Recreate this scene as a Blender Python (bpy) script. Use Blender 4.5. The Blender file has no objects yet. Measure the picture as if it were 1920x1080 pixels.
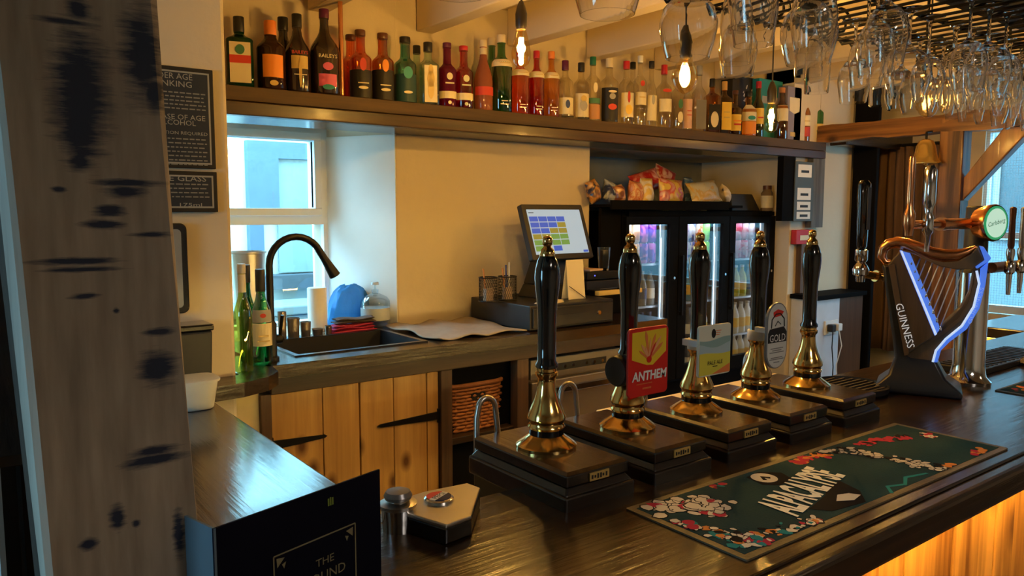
import bpy, math, random
from mathutils import Vector, Matrix
import numpy as np
random.seed(7)
PI = math.pi
sc = bpy.context.scene
C = sc.collection

# ------------------------------------------------------------------ camera, world, light, exposure
YAW, PITCH, ROLL, FPX, CAMZ = math.radians(36.92), math.radians(5.63), math.radians(0.07), 1450.0, 1.60
_f = Vector((math.sin(YAW)*math.cos(PITCH), math.cos(YAW)*math.cos(PITCH), -math.sin(PITCH)))
_r0 = Vector((math.cos(YAW), -math.sin(YAW), 0)); _u0 = _r0.cross(_f)
_r = _r0*math.cos(ROLL)+_u0*math.sin(ROLL); _u = -_r0*math.sin(ROLL)+_u0*math.cos(ROLL)
cam = bpy.data.objects.new('camera', bpy.data.cameras.new('camera')); C.objects.link(cam)
m = Matrix((_r, _u, -_f)).transposed().to_4x4(); m.translation = (0, 0, CAMZ); cam.matrix_world = m
cam.data.sensor_width = 36; cam.data.lens = FPX/1920*36; cam.data.clip_start = .02
sc.camera = cam

def ray(px, py): return _f + _r*((px-960)/FPX) - _u*((py-540)/FPX)
def at(px, py, X=None, Y=None, Z=None):
    """real point seen in the photograph at a pixel, on a known plane of the room"""
    d = ray(px, py)
    t = X/d.x if X is not None else (Y/d.y if Y is not None else (Z-CAMZ)/d.z)
    return Vector((0, 0, CAMZ)) + d*t
def depth(p): return (Vector(p)-Vector((0, 0, CAMZ))).dot(_f)

sc.view_settings.view_transform = 'Standard'; sc.view_settings.look = 'None'
sc.view_settings.gamma = 1; sc.view_settings.use_curve_mapping = False
sc.view_settings.exposure = 0.0
try:
    sc.cycles.use_denoising = True
    sc.cycles.max_bounces = 32; sc.cycles.transmission_bounces = 28; sc.cycles.transparent_max_bounces = 32
    sc.cycles.diffuse_bounces = 4; sc.cycles.glossy_bounces = 4
    sc.cycles.caustics_reflective = False; sc.cycles.caustics_refractive = False
    sc.cycles.sample_clamp_indirect = 4; sc.cycles.blur_glossy = .5
except Exception: pass

w = bpy.data.worlds.new('world'); sc.world = w; w.use_nodes = True
bg = w.node_tree.nodes['Background']; bg.inputs[0].default_value = (.38, .77, 1.0, 1); bg.inputs[1].default_value = 15

def light(kind, name, loc, energy, col, size=.1, size_y=None, target=None, portal=False):
    L = bpy.data.lights.new(name, kind); L.energy = energy; L.color = col
    o = bpy.data.objects.new(name, L); C.objects.link(o); o.location = loc
    if kind == 'AREA':
        L.shape = 'RECTANGLE'; L.size = size; L.size_y = size_y or size
        if portal: L.cycles.is_portal = True
    else: L.shadow_soft_size = size
    if target is not None:
        o.rotation_euler = (Vector(target)-Vector(loc)).to_track_quat('-Z', 'Y').to_euler()
    return o
WARM = (1.0, .60, .165)
# daylight portals in the three window openings
light('AREA', 'sink_window_portal', (1.12, 3.53, 1.52), 1, (1, 1, 1), .8, .95, (1.12, 0, 1.52), True)
light('AREA', 'far_window_portal', (5.63, 1.45, 1.55), 1, (1, 1, 1), 1.9, 1.25, (0, 1.45, 1.55), True)
light('AREA', 'street_window_portal', (-2.42, 1.15, 1.55), 1, (1, 1, 1), .9, 1.1, (0, 1.15, 1.55), True)
sun = light('SUN', 'daylight_sun', (-4, 8, 6), 15.0, (.42, .78, 1.0), target=None); sun.data.angle = math.radians(55)
sun.rotation_euler = Vector((.62, -.80, -.62)).to_track_quat('-Z', 'Y').to_euler()
# added fill lamps over the customers' side, unseen behind the camera
light('AREA', 'ceiling_fill_light', (1.0, -1.0, 2.50), 26, (1, .90, .78), .5, .5, (1.6, -1.3, 0))
light('AREA', 'ceiling_fill_light', (3.6, -1.3, 2.50), 8, (1, .72, .42), .5, .5, (3.6, -1.3, 0))

# ------------------------------------------------------------------ materials
MATS = {}
def _nt(name):
    mm = bpy.data.materials.new(name); mm.use_nodes = True
    nt = mm.node_tree; b = nt.nodes['Principled BSDF']; return mm, nt, b
def N(nt, t, **kw):
    n = nt.nodes.new(t)
    for k, v in kw.items():
        if k in n.inputs: n.inputs[k].default_value = v
        else: setattr(n, k, v)
    return n
def coords(nt, scale=(1, 1, 1), rnd=True, kind='Object'):
    tc = N(nt, 'ShaderNodeTexCoord'); out = tc.outputs[kind]
    if rnd:
        oi = N(nt, 'ShaderNodeObjectInfo'); mu = N(nt, 'ShaderNodeMath', operation='MULTIPLY'); mu.inputs[1].default_value = 13.7
        nt.links.new(oi.outputs['Random'], mu.inputs[0])
        ad = N(nt, 'ShaderNodeVectorMath', operation='ADD'); nt.links.new(out, ad.inputs[0]); nt.links.new(mu.outputs[0], ad.inputs[1]); out = ad.outputs[0]
    mp = N(nt, 'ShaderNodeMapping'); mp.inputs['Scale'].default_value = scale
    nt.links.new(out, mp.inputs[0]); return mp.outputs[0]
def rgba(c): return (c[0], c[1], c[2], 1)
def mul(c, k): return (c[0]*k, c[1]*k, c[2]*k)
def mat(name, col, rough=.5, metal=0., trans=0., ior=1.45, emit=None, es=0., coat=0., var=.12, vs=14., bump=0., bs=60., alpha=1., spec=.5):
    if name in MATS: return MATS[name]
    mm, nt, b = _nt(name)
    b.inputs['Roughness'].default_value = rough; b.inputs['Metallic'].default_value = metal
    b.inputs['Transmission Weight'].default_value = trans; b.inputs['IOR'].default_value = ior
    b.inputs['Coat Weight'].default_value = coat; b.inputs['Coat Roughness'].default_value = .08
    b.inputs['Specular IOR Level'].default_value = spec
    b.inputs['Alpha'].default_value = alpha
    if emit: b.inputs['Emission Color'].default_value = rgba(emit); b.inputs['Emission Strength'].default_value = es
    v = coords(nt)
    no = N(nt, 'ShaderNodeTexNoise', Scale=vs, Detail=4.); nt.links.new(v, no.inputs['Vector'])
    mx = N(nt, 'ShaderNodeMix', data_type='RGBA'); mx.inputs[6].default_value = rgba(mul(col, 1-var)); mx.inputs[7].default_value = rgba([min(1, x*(1+var)) for x in col])
    nt.links.new(no.outputs['Fac'], mx.inputs[0]); nt.links.new(mx.outputs[2], b.inputs['Base Color'])
    if bump:
        n2 = N(nt, 'ShaderNodeTexNoise', Scale=bs, Detail=5.); nt.links.new(v, n2.inputs['Vector'])
        bp = N(nt, 'ShaderNodeBump', Strength=bump, Distance=.01); nt.links.new(n2.outputs['Fac'], bp.inputs['Height']); nt.links.new(bp.outputs[0], b.inputs['Normal'])
    MATS[name] = mm; return mm
def wood(name, dark, lite, axis=0, rough=.45, coat=0., fine=60., bump=.25, lo=.35, hi=.7, knots=None, stretch=.05):
    if name in MATS: return MATS[name]
    mm, nt, b = _nt(name)
    s = [1., 1., 1.]; s[axis] = stretch
    v = coords(nt, s)
    n1 = N(nt, 'ShaderNodeTexNoise', Scale=fine, Detail=6., Roughness=.6, Distortion=.3); nt.links.new(v, n1.inputs['Vector'])
    n2 = N(nt, 'ShaderNodeTexNoise', Scale=fine*.16, Detail=3., Distortion=.8); nt.links.new(v, n2.inputs['Vector'])
    ad = N(nt, 'ShaderNodeMath', operation='ADD'); nt.links.new(n1.outputs['Fac'], ad.inputs[0]); nt.links.new(n2.outputs['Fac'], ad.inputs[1])
    hf = N(nt, 'ShaderNodeMath', operation='MULTIPLY'); hf.inputs[1].default_value = .5; nt.links.new(ad.outputs[0], hf.inputs[0])
    rp = N(nt, 'ShaderNodeValToRGB'); e = rp.color_ramp.elements
    e[0].position = lo; e[0].color = rgba(dark); e[1].position = hi; e[1].color = rgba(lite)
    nt.links.new(hf.outputs[0], rp.inputs[0]); col = rp.outputs[0]
    if knots:
        s2 = [1., 1., 1.]; s2[axis] = .6
        vo = N(nt, 'ShaderNodeTexVoronoi', voronoi_dimensions='2D', Scale=knots[0]); v2 = coords(nt, s2); sp = N(nt, 'ShaderNodeSeparateXYZ'); cm = N(nt, 'ShaderNodeCombineXYZ'); nt.links.new(v2, sp.inputs[0]); nt.links.new(sp.outputs[0 if axis == 2 else 2], cm.inputs[0]); nt.links.new(sp.outputs[axis], cm.inputs[1]); nt.links.new(cm.outputs[0], vo.inputs['Vector'])
        r2 = N(nt, 'ShaderNodeValToRGB'); q = r2.color_ramp.elements
        q[0].position = .04; q[0].color = (1, 1, 1, 1); q[1].position = .15; q[1].color = (0, 0, 0, 1); nt.links.new(vo.outputs['Distance'], r2.inputs[0])
        mx = N(nt, 'ShaderNodeMix', data_type='RGBA'); nt.links.new(r2.outputs[0], mx.inputs[0]); nt.links.new(col, mx.inputs[6]); mx.inputs[7].default_value = rgba(knots[1]); col = mx.outputs[2]
    nt.links.new(col, b.inputs['Base Color']); b.inputs['Roughness'].default_value = rough
    b.inputs['Coat Weight'].default_value = coat; b.inputs['Coat Roughness'].default_value = .12
    bp = N(nt, 'ShaderNodeBump', Strength=bump, Distance=.004); nt.links.new(n1.outputs['Fac'], bp.inputs['Height']); nt.links.new(bp.outputs[0], b.inputs['Normal'])
    if coat: nt.links.new(bp.outputs[0], b.inputs['Coat Normal'])
    MATS[name] = mm; return mm
def thin_glass(name, tint=(1, 1, 1), gloss=.06, rough=.02):
    """a thin sheet: light passes straight through, the surface reflects"""
    if name in MATS: return MATS[name]
    mm, nt, b = _nt(name); nt.nodes.remove(b)
    tr = N(nt, 'ShaderNodeBsdfTransparent'); tr.inputs[0].default_value = rgba(tint)
    gl = N(nt, 'ShaderNodeBsdfGlossy', Roughness=rough); mix = N(nt, 'ShaderNodeMixShader')
    lw = N(nt, 'ShaderNodeLayerWeight', Blend=.25); no = N(nt, 'ShaderNodeTexNoise', Scale=3.)
    ad = N(nt, 'ShaderNodeMath', operation='MULTIPLY_ADD'); ad.inputs[1].default_value = .5; ad.inputs[2].default_value = gloss
    nt.links.new(lw.outputs['Facing'], ad.inputs[0]); nt.links.new(ad.outputs[0], mix.inputs[0])
    nt.links.new(tr.outputs[0], mix.inputs[1]); nt.links.new(gl.outputs[0], mix.inputs[2])
    nt.links.new(mix.outputs[0], nt.nodes['Material Output'].inputs[0]); MATS[name] = mm; return mm

# ------------------------------------------------------------------ mesh helpers
class MB:
    def __init__(s): s.v = []; s.f = []; s.mi = []; s.sm = []; s.cur = 0
    def add(s, verts, faces, smooth=False):
        o = len(s.v); s.v += [tuple(x) for x in verts]
        for f in faces: s.f.append(tuple(i+o for i in f)); s.mi.append(s.cur); s.sm.append(smooth)
        return s
    def m(s, i): s.cur = i; return s
    def box(s, x0, x1, y0, y1, z0, z1):
        return s.add([(x0,y0,z0),(x1,y0,z0),(x1,y1,z0),(x0,y1,z0),(x0,y0,z1),(x1,y0,z1),(x1,y1,z1),(x0,y1,z1)],
              [(0,3,2,1),(4,5,6,7),(0,1,5,4),(1,2,6,5),(2,3,7,6),(3,0,4,7)])
    def frustum(s, b, t, z0, z1):   # b,t = (x0,x1,y0,y1)
        return s.add([(b[0],b[2],z0),(b[1],b[2],z0),(b[1],b[3],z0),(b[0],b[3],z0),(t[0],t[2],z1),(t[1],t[2],z1),(t[1],t[3],z1),(t[0],t[3],z1)],
              [(0,3,2,1),(4,5,6,7),(0,1,5,4),(1,2,6,5),(2,3,7,6),(3,0,4,7)])
    def lathe(s, prof, c=(0,0,0), seg=24, sq=None, smooth=True, axis='z', asp=1.):
        vs = []; fs = []; n = len(prof)
        for k,(r,z) in enumerate(prof):
            e = sq[k] if sq else 2
            for j in range(seg):
                a = 2*PI*(j+.5)/seg; ca, sa = math.cos(a), math.sin(a)
                q = r if e == 2 else r/((abs(ca)**e+abs(sa)**e)**(1/e))
                p = (q*ca, q*sa*asp, z)
                if axis == 'x': p = (z, q*ca, q*sa)
                elif axis == 'y': p = (q*sa, z, q*ca)
                vs.append((p[0]+c[0], p[1]+c[1], p[2]+c[2]))
        for k in range(n-1):
            for j in range(seg):
                fs.append((k*seg+j, k*seg+(j+1)%seg, (k+1)*seg+(j+1)%seg, (k+1)*seg+j))
        if prof[0][0] > 1e-6: fs.append(tuple(range(seg-1, -1, -1)))
        if prof[-1][0] > 1e-6: fs.append(tuple((n-1)*seg+j for j in range(seg)))
        return s.add(vs, fs, smooth)
    def tube(s, pts, r, seg=10, closed=False):
        pts = [Vector(p) for p in pts]; n = len(pts); vs = []; fs = []
        rr = r if isinstance(r, (list, tuple)) else [r]*n
        up = None
        for i, p in enumerate(pts):
            a = pts[i-1] if (i > 0 or closed) else p; b = pts[(i+1) % n] if (i < n-1 or closed) else p
            t = (b-a).normalized()
            if up is None:
                up = Vector((0,0,1)) if abs(t.z) < .9 else Vector((1,0,0))
            x = t.cross(up)
            if x.length < 1e-5: x = t.orthogonal()
            x.normalize(); y = x.cross(t).normalized(); up = y
            for j in range(seg):
                q = 2*PI*j/seg; vs.append(p+x*math.cos(q)*rr[i]+y*math.sin(q)*rr[i])
        for i in range(n if closed else n-1):
            k = (i+1) % n
            for j in range(seg): fs.append((i*seg+j, k*seg+j, k*seg+(j+1)%seg, i*seg+(j+1)%seg))
        if not closed:
            fs.append(tuple(range(seg))); fs.append(tuple((n-1)*seg+j for j in range(seg-1,-1,-1)))
        return s.add(vs, fs, True)
    def prism(s, poly, d0, d1, frame=None):
        """polygon in (u,v) extruded from d0 to d1; frame=(origin,U,V,W)"""
        O, U, V, W = frame or (Vector((0,0,0)), Vector((1,0,0)), Vector((0,1,0)), Vector((0,0,1)))
        n = len(poly)
        vs = [O+U*p[0]+V*p[1]+W*d0 for p in poly]+[O+U*p[0]+V*p[1]+W*d1 for p in poly]
        fs = [tuple(range(n-1,-1,-1)), tuple(range(n,2*n))]+[(i,(i+1)%n,n+(i+1)%n,n+i) for i in range(n)]
        return s.add(vs, fs)
    def build(s, name, mats, parent=None, bevel=0., loc=None, ang=40, seg=2):
        me = bpy.data.meshes.new(name); me.from_pydata(s.v, [], s.f)
        for mm in (mats if isinstance(mats, (list, tuple)) else [mats]): me.materials.append(mm)
        me.polygons.foreach_set('material_index', s.mi); me.polygons.foreach_set('use_smooth', s.sm)
        me.update()
        import bmesh
        bm = bmesh.new(); bm.from_mesh(me); bmesh.ops.recalc_face_normals(bm, faces=bm.faces); bm.to_mesh(me); bm.free()
        if any(s.sm): me.set_sharp_from_angle(angle=math.radians(ang))
        o = bpy.data.objects.new(name, me); C.objects.link(o)
        if parent is not None: o.parent = parent
        if loc is not None: o.location = loc
        if bevel:
            b = o.modifiers.new('bevel', 'BEVEL'); b.width = bevel; b.segments = seg; b.limit_method = 'ANGLE'; b.angle_limit = math.radians(50)
        return o
def tag(o, label=None, cat=None, group=None, kind=None):
    if label: o['label'] = label
    if cat: o['category'] = cat
    if group: o['group'] = group
    if kind: o['kind'] = kind
    return o
def thing(name, label, cat, loc=(0,0,0), rz=0., group=None):
    o = bpy.data.objects.new(name, None); C.objects.link(o); o.location = loc; o.rotation_euler = (0,0,rz); o.empty_display_size = .05
    return tag(o, label, cat, group)
def struct(o): o['kind'] = 'structure'; return o
def dup(root, loc, label, rz=None, scale=None):
    r = root.copy(); C.objects.link(r); r.location = loc; r['label'] = label
    if rz is not None: r.rotation_euler = (0,0,rz)
    if scale: r.scale = scale
    for ch in list(root.children):
        c = ch.copy(); C.objects.link(c); c.parent = r
        for g in ch.children:
            d = g.copy(); C.objects.link(d); d.parent = c
    return r
def text(body, width, name, material, parent, frame, height=None, extrude=.0004, shear=0., space=1., bold=0.):
    """flat printed lettering; frame=(centre,U,V): U reading direction, V up"""
    cu = bpy.data.curves.new(name, 'FONT'); cu.body = body; cu.align_x = 'CENTER'; cu.align_y = 'CENTER'; cu.size = 1; cu.extrude = 0; cu.resolution_u = 2; cu.shear = shear; cu.offset = bold; cu.space_line = space
    t = bpy.data.objects.new(name, cu); C.objects.link(t)
    bpy.context.view_layer.update()
    me = bpy.data.meshes.new_from_object(t.evaluated_get(bpy.context.evaluated_depsgraph_get()))
    bpy.data.objects.remove(t); bpy.data.curves.remove(cu)
    xs = [v.co.x for v in me.vertices]; ys = [v.co.y for v in me.vertices]
    wx = max(xs)-min(xs); cx = (max(xs)+min(xs))/2; cy = (max(ys)+min(ys))/2; hy = max(ys)-min(ys)
    sx = width/wx; sy = (height/hy) if height else sx
    O, U, V = [Vector(q) for q in frame]; W = U.cross(V).normalized()
    for v in me.vertices: v.co = O+U*((v.co.x-cx)*sx)+V*((v.co.y-cy)*sy)+W*extrude
    me.materials.clear(); me.materials.append(material); me.name = name
    o = bpy.data.objects.new(name, me); C.objects.link(o); o.parent = parent
    return o
def quad(name, material, parent, frame, w, h, off=.0004):
    O, U, V = [Vector(q) for q in frame]; W = U.cross(V).normalized()
    b = MB(); b.prism([(-w/2,-h/2),(w/2,-h/2),(w/2,h/2),(-w/2,h/2)], 0, off, (O, U, V, W)); return b.build(name, material, parent)
def arc(c, r, a0, a1, n): return [(c[0]+r*math.cos(a0+(a1-a0)*i/n), c[1]+r*math.sin(a0+(a1-a0)*i/n)) for i in range(n+1)]
XV, YV, ZV = Vector((1,0,0)), Vector((0,1,0)), Vector((0,0,1))

plaster = mat('cream_plaster', (.66, .57, .43), .85, var=.06, vs=3, bump=.35, bs=14)
paint = mat('cream_paint', (.70, .58, .40), .7, var=.05, vs=4, bump=.08, bs=40)
upvc = mat('white_plastic_frame', (.72, .80, .86), .35, var=.02)
darkwood_x = wood('dark_stained_wood_x', (.006,.0035,.002), (.040,.018,.007), 0, .24, .22, 55, .3)
darkwood_y = wood('dark_stained_wood_y', (.010,.006,.004), (.050,.025,.013), 1, .20, 1., 55, .14)
darkwood_z = wood('dark_stained_wood_z', (.014,.008,.005), (.060,.032,.018), 2, .45, .1, 55, .3)
midwood_x = wood('brown_stained_wood_x', (.010,.004,.002), (.080,.031,.011), 0, .4, .15, 40, .3)
greywood_x = wood('grey_brown_wood_x', (.028,.016,.008), (.105,.060,.026), 0, .7, 0, 40, .3)
brownwood_z = wood('brown_stained_wood_z', (.04,.022,.012), (.14,.078,.04), 2, .55, 0, 45, .3)
brownwood_x = wood('dark_brown_wood_x', (.016,.009,.005), (.068,.037,.020), 0, .5, .1, 45, .3)
pine_z = wood('knotty_pine_z', (.36,.18,.045), (.72,.43,.13), 2, .5, .1, 34, .12, .32, .68, (5.2, (.13,.055,.018)))
pine_front = wood('pine_board_front_z', (.20,.08,.015), (.80,.46,.12), 2, .5, .1, 26, .2, .40, .62, (3., (.16,.07,.022)))
blackpaint = mat('black_paint', (.006,.006,.007), .6, var=.1, spec=.03)
blackmetal = mat('black_metal', (.008,.008,.009), .4, .3)
blackgloss = mat('black_gloss', (.004,.004,.005), .12, coat=.8)
blackplastic = mat('black_plastic', (.012,.012,.014), .45)
chrome = mat('chrome', (.78,.78,.80), .10, 1., var=.03)
steel = mat('brushed_steel', (.52,.50,.47), .32, 1., var=.06)
brass = mat('polished_brass', (.80,.52,.18), .14, 1., var=.05)
copper = mat('polished_copper', (.80,.36,.16), .22, 1., var=.06)
white = mat('white_plastic', (.75,.75,.76), .4, var=.03)
cream_print = mat('cream_print', (.80,.72,.52), .6, var=.05)
white_print = mat('white_print', (.82,.82,.80), .6, var=.04)
black_print = mat('black_print', (.01,.01,.012), .6)
goldp = mat('gold_print', (.55,.38,.12), .4, .4)
# ------------------------------------------------------------------ the room
floor_m = wood('floor_boards_dark', (.02,.012,.008), (.09,.055,.03), 0, .5, 0, 30, .2)
b = MB(); b.box(-2.6, 5.8, -3.2, 3.7, -.08, 0); struct(b.build('floor', floor_m))
b = MB(); b.box(-2.6, 5.8, -3.2, 3.7, 2.58, 2.66); struct(b.build('ceiling', paint))
# back wall with the deep sink-window niche and the fridge alcove
WY = 3.12; SILL = 1.075
b = MB()
b.prism([(1.693,WY),(2.87,WY),(2.87,3.7),(1.53,3.7),(1.46,3.52),(1.51,3.46)], 0, 2.58)       # splayed right reveal and plain wall
b.box(.60, 1.70, WY, 3.52, 1.99, 2.58)                                                      # over the niche
b.box(.60, 1.60, WY, 3.52, 0, SILL-.001)                                                    # under the niche
b.box(2.87, 4.40, WY, 3.7, 1.945, 2.58)                                                     # over the alcove
b.box(4.40, 4.70, 2.90, 3.7, 0, 2.58)                                                       # jamb right of the alcove
struct(b.build('wall_back', plaster, bevel=.006))
b = MB(); b.prism([(1.692,WY+.003),(1.6885,WY+.003),(1.5055,3.4555),(1.5095,3.4555)], SILL, 1.945); b.build('niche_daylight_face', mat('daylit_reveal_white',(.80,.82,.80),.6,var=.03), bpy.data.objects['wall_back'])  # reveal face made whiter than the wall to hold the window's daylight
b = MB(); b.box(2.87, 4.40, 3.62, 3.7, 0, 1.945); struct(b.build('wall_alcove', mat('grey_alcove_paint',(.24,.26,.26),.8)))
b = MB(); b.box(-2.5, .757, 2.47, 3.56, 0, 2.58); struct(b.build('wall_pier', plaster, bevel=.012))
b = MB(); b.box(4.70, 5.10, 2.90, 3.0, 0, 2.58); struct(b.build('wall_passage', plaster))
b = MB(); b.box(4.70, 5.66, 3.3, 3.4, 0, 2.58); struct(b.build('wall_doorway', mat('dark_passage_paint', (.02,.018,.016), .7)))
b = MB(); b.box(5.58,5.66,2.25,3.4,0,2.58); b.box(5.58,5.66,-3.2,.50,0,2.58); b.box(5.58,5.66,.50,2.25,0,.93); b.box(5.58,5.66,.50,2.25,2.17,2.58)
struct(b.build('wall_right', plaster))
b = MB(); b.box(-2.6,5.8,-3.2,-3.1,0,2.58); struct(b.build('wall_front', plaster))
b = MB(); b.box(-2.5,-2.4,-3.2,.7,0,2.58); b.box(-2.5,-2.4,1.6,3.6,0,2.58); b.box(-2.5,-2.4,.7,1.6,0,1.0); b.box(-2.5,-2.4,.7,1.6,2.1,2.58)
struct(b.build('wall_left', plaster))
# painted ceiling beams running towards the back wall
bx = [.27,.78,1.29,1.80,2.31,2.83,3.35,3.88,4.40,4.92]
for x in bx:
    b = MB(); b.box(x, x+.085, -3.1, 3.115, 2.405 if x != 1.29 else 2.42, 2.60)
    o = struct(b.build('beam', paint, bevel=.006))
def window(name, O, U, W, width, z0, z1, panes, fr=.06, depth_=.06):
    """O at lower left; U along the window, W outwards; panes=(u0,u1,v0,v1,sash)"""
    t = thing(name, None, None, (0,0,0)); t['kind'] = 'structure'
    b = MB(); F = (O, U, ZV, W)
    us = sorted(set([0, width]+[p[0] for p in panes]+[p[1] for p in panes])); vs = sorted(set([z0, z1]+[p[2] for p in panes]+[p[3] for p in panes]))
    for i in range(len(us)-1):
        for j in range(len(vs)-1):
            cu_, cv_ = (us[i]+us[i+1])/2, (vs[j]+vs[j+1])/2
            if not any(p[0] < cu_ < p[1] and p[2] < cv_ < p[3] for p in panes):
                b.prism([(us[i],vs[j]),(us[i+1],vs[j]),(us[i+1],vs[j+1]),(us[i],vs[j+1])], 0, depth_, F)
    b.build('window_frame', upvc, t)
    for p in panes:
        q = MB(); q.prism([(p[0],p[2]),(p[1],p[2]),(p[1],p[3]),(p[0],p[3])], depth_*.5, depth_*.5+.004, F)
        q.build('window_pane', thin_glass('window_glass', (.96,.99,1), .03), t)
        if len(p) > 4:
            q = MB(); s_ = p[4]
            for r in ((p[0]-s_,p[1]+s_,p[3],p[3]+s_),(p[0]-s_,p[1]+s_,p[2]-s_,p[2]),(p[0]-s_,p[0],p[2],p[3]),(p[1],p[1]+s_,p[2],p[3])):
                q.prism([(r[0],r[2]),(r[1],r[2]),(r[1],r[3]),(r[0],r[3])], -.022, depth_*.4, F)
            q.build('window_sash', upvc, t, bevel=.004)
    return t
window('window_1', Vector((.60,3.455,0)), XV, YV, .91, 1.075, 2.0, [(.06,.838,1.615,1.925,.035),(.06,.885,1.09,1.54)])
b = MB(); b.box(1.06,1.085,3.43,3.45,1.975,1.99); b.box(1.04,1.10,3.435,3.455,1.955,1.985); o = b.build('window_latch', upvc, bpy.data.objects['window_1'])
window('window_2', Vector((5.60,2.26,0)), -YV, XV, 1.78, .94, 2.17, [(.03,.88,1.47,2.12),(.03,.88,.99,1.43),(.94,1.75,1.47,2.12),(.94,1.75,.99,1.43)])
window('window_3', Vector((-2.42,.7,0)), YV, -XV, .9, 1.0, 2.1, [(.05,.42,1.05,2.05),(.48,.85,1.05,2.05)])
# net screen over the far window: fine woven threads
b = MB()
for i in range(56): b.box(5.570,5.5706,2.24-.0165*i-.0006,2.24-.0165*i+.0006,.99,2.13)
for i in range(70): b.box(5.5712,5.5718,1.32,2.245,.99+.0165*i-.0006,.99+.0165*i+.0006)
o = b.build('window_screen', mat('net_thread', (.42,.47,.50), .8), bpy.data.objects['window_2']); o['kind'] = 'stuff'
# outside the sink window: a pale rendered house wall with its own dark framed window, stone sill and yard wall
ext = mat('pale_render_outside', (.66,.78,.78), .9, var=.12, vs=2, bump=.3, bs=10)
b = MB(); b.box(-1.5, 6.5, 5.6, 5.8, -.2, 2.7); o = struct(b.build('wall_outside', ext))
t = thing('house_window', 'dark blue framed window in the pale house wall outside the sink window', 'window', (2.02,5.56,0))
b = MB(); b.box(-.20,.02,-.04,.03,1.58,2.10); b.box(.02,.62,-.04,.03,1.98,2.10); b.box(.60,.66,-.04,.03,1.10,2.10); b.box(-.20,-.10,-.04,.03,1.1,1.6)
b.build('frame', mat('slate_blue_paint', (.08,.13,.20), .6), t)
b = MB(); b.box(.02,.60,.0,.02,1.15,1.98); b.build('pane', mat('dull_window_glass', (.20,.28,.32), .15, coat=.3), t)
b = MB(); b.box(-.16,.72,-.12,.04,1.04,1.14); b.build('sill', mat('slate_sill', (.06,.08,.10), .7), t)
stone = mat('grey_yard_stone', (.17,.20,.23), .9, bump=.6, bs=12)
yw = thing('yard_wall', 'low grey stone wall in the yard outside the sink window', 'wall', (1.5,4.9,0))
b = MB(); b.box(-1.2,2.2,.02,.30,0,.93); b.build('wall_core', stone, yw)
for r in range(4):
    x = -1.2-.1*(r % 2)
    while x < 2.2:
        wd = random.uniform(.22,.42); b = MB(); b.box(x+.008,x+wd-.008,-random.uniform(.02,.05),.04,.45+r*.12+.006,.45+(r+1)*.12-.006)
        b.build('stone', stone, yw, bevel=.012); x += wd
b = MB(); b.box(-1.25,2.25,-.06,.34,.93,.99); b.build('coping', mat('pale_coping', (.16,.19,.20), .9), yw, bevel=.01)
b = MB(); b.box(-3, 9, 3.75, 5.6, -.2, -.1); o = struct(b.build('ground', stone))
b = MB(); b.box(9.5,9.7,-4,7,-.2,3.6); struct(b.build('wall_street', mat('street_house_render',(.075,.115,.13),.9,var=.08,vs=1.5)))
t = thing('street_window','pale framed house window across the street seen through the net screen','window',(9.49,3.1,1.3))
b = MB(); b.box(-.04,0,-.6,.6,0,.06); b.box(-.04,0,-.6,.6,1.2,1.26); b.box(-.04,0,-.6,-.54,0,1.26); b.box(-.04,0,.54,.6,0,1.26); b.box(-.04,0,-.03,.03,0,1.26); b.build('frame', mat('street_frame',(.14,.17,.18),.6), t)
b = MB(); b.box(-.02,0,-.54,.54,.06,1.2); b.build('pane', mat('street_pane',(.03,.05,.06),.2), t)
b = MB(); b.box(5.9,9.5,-4,6,-.2,-.1); struct(b.build('ground_street', stone))

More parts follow.
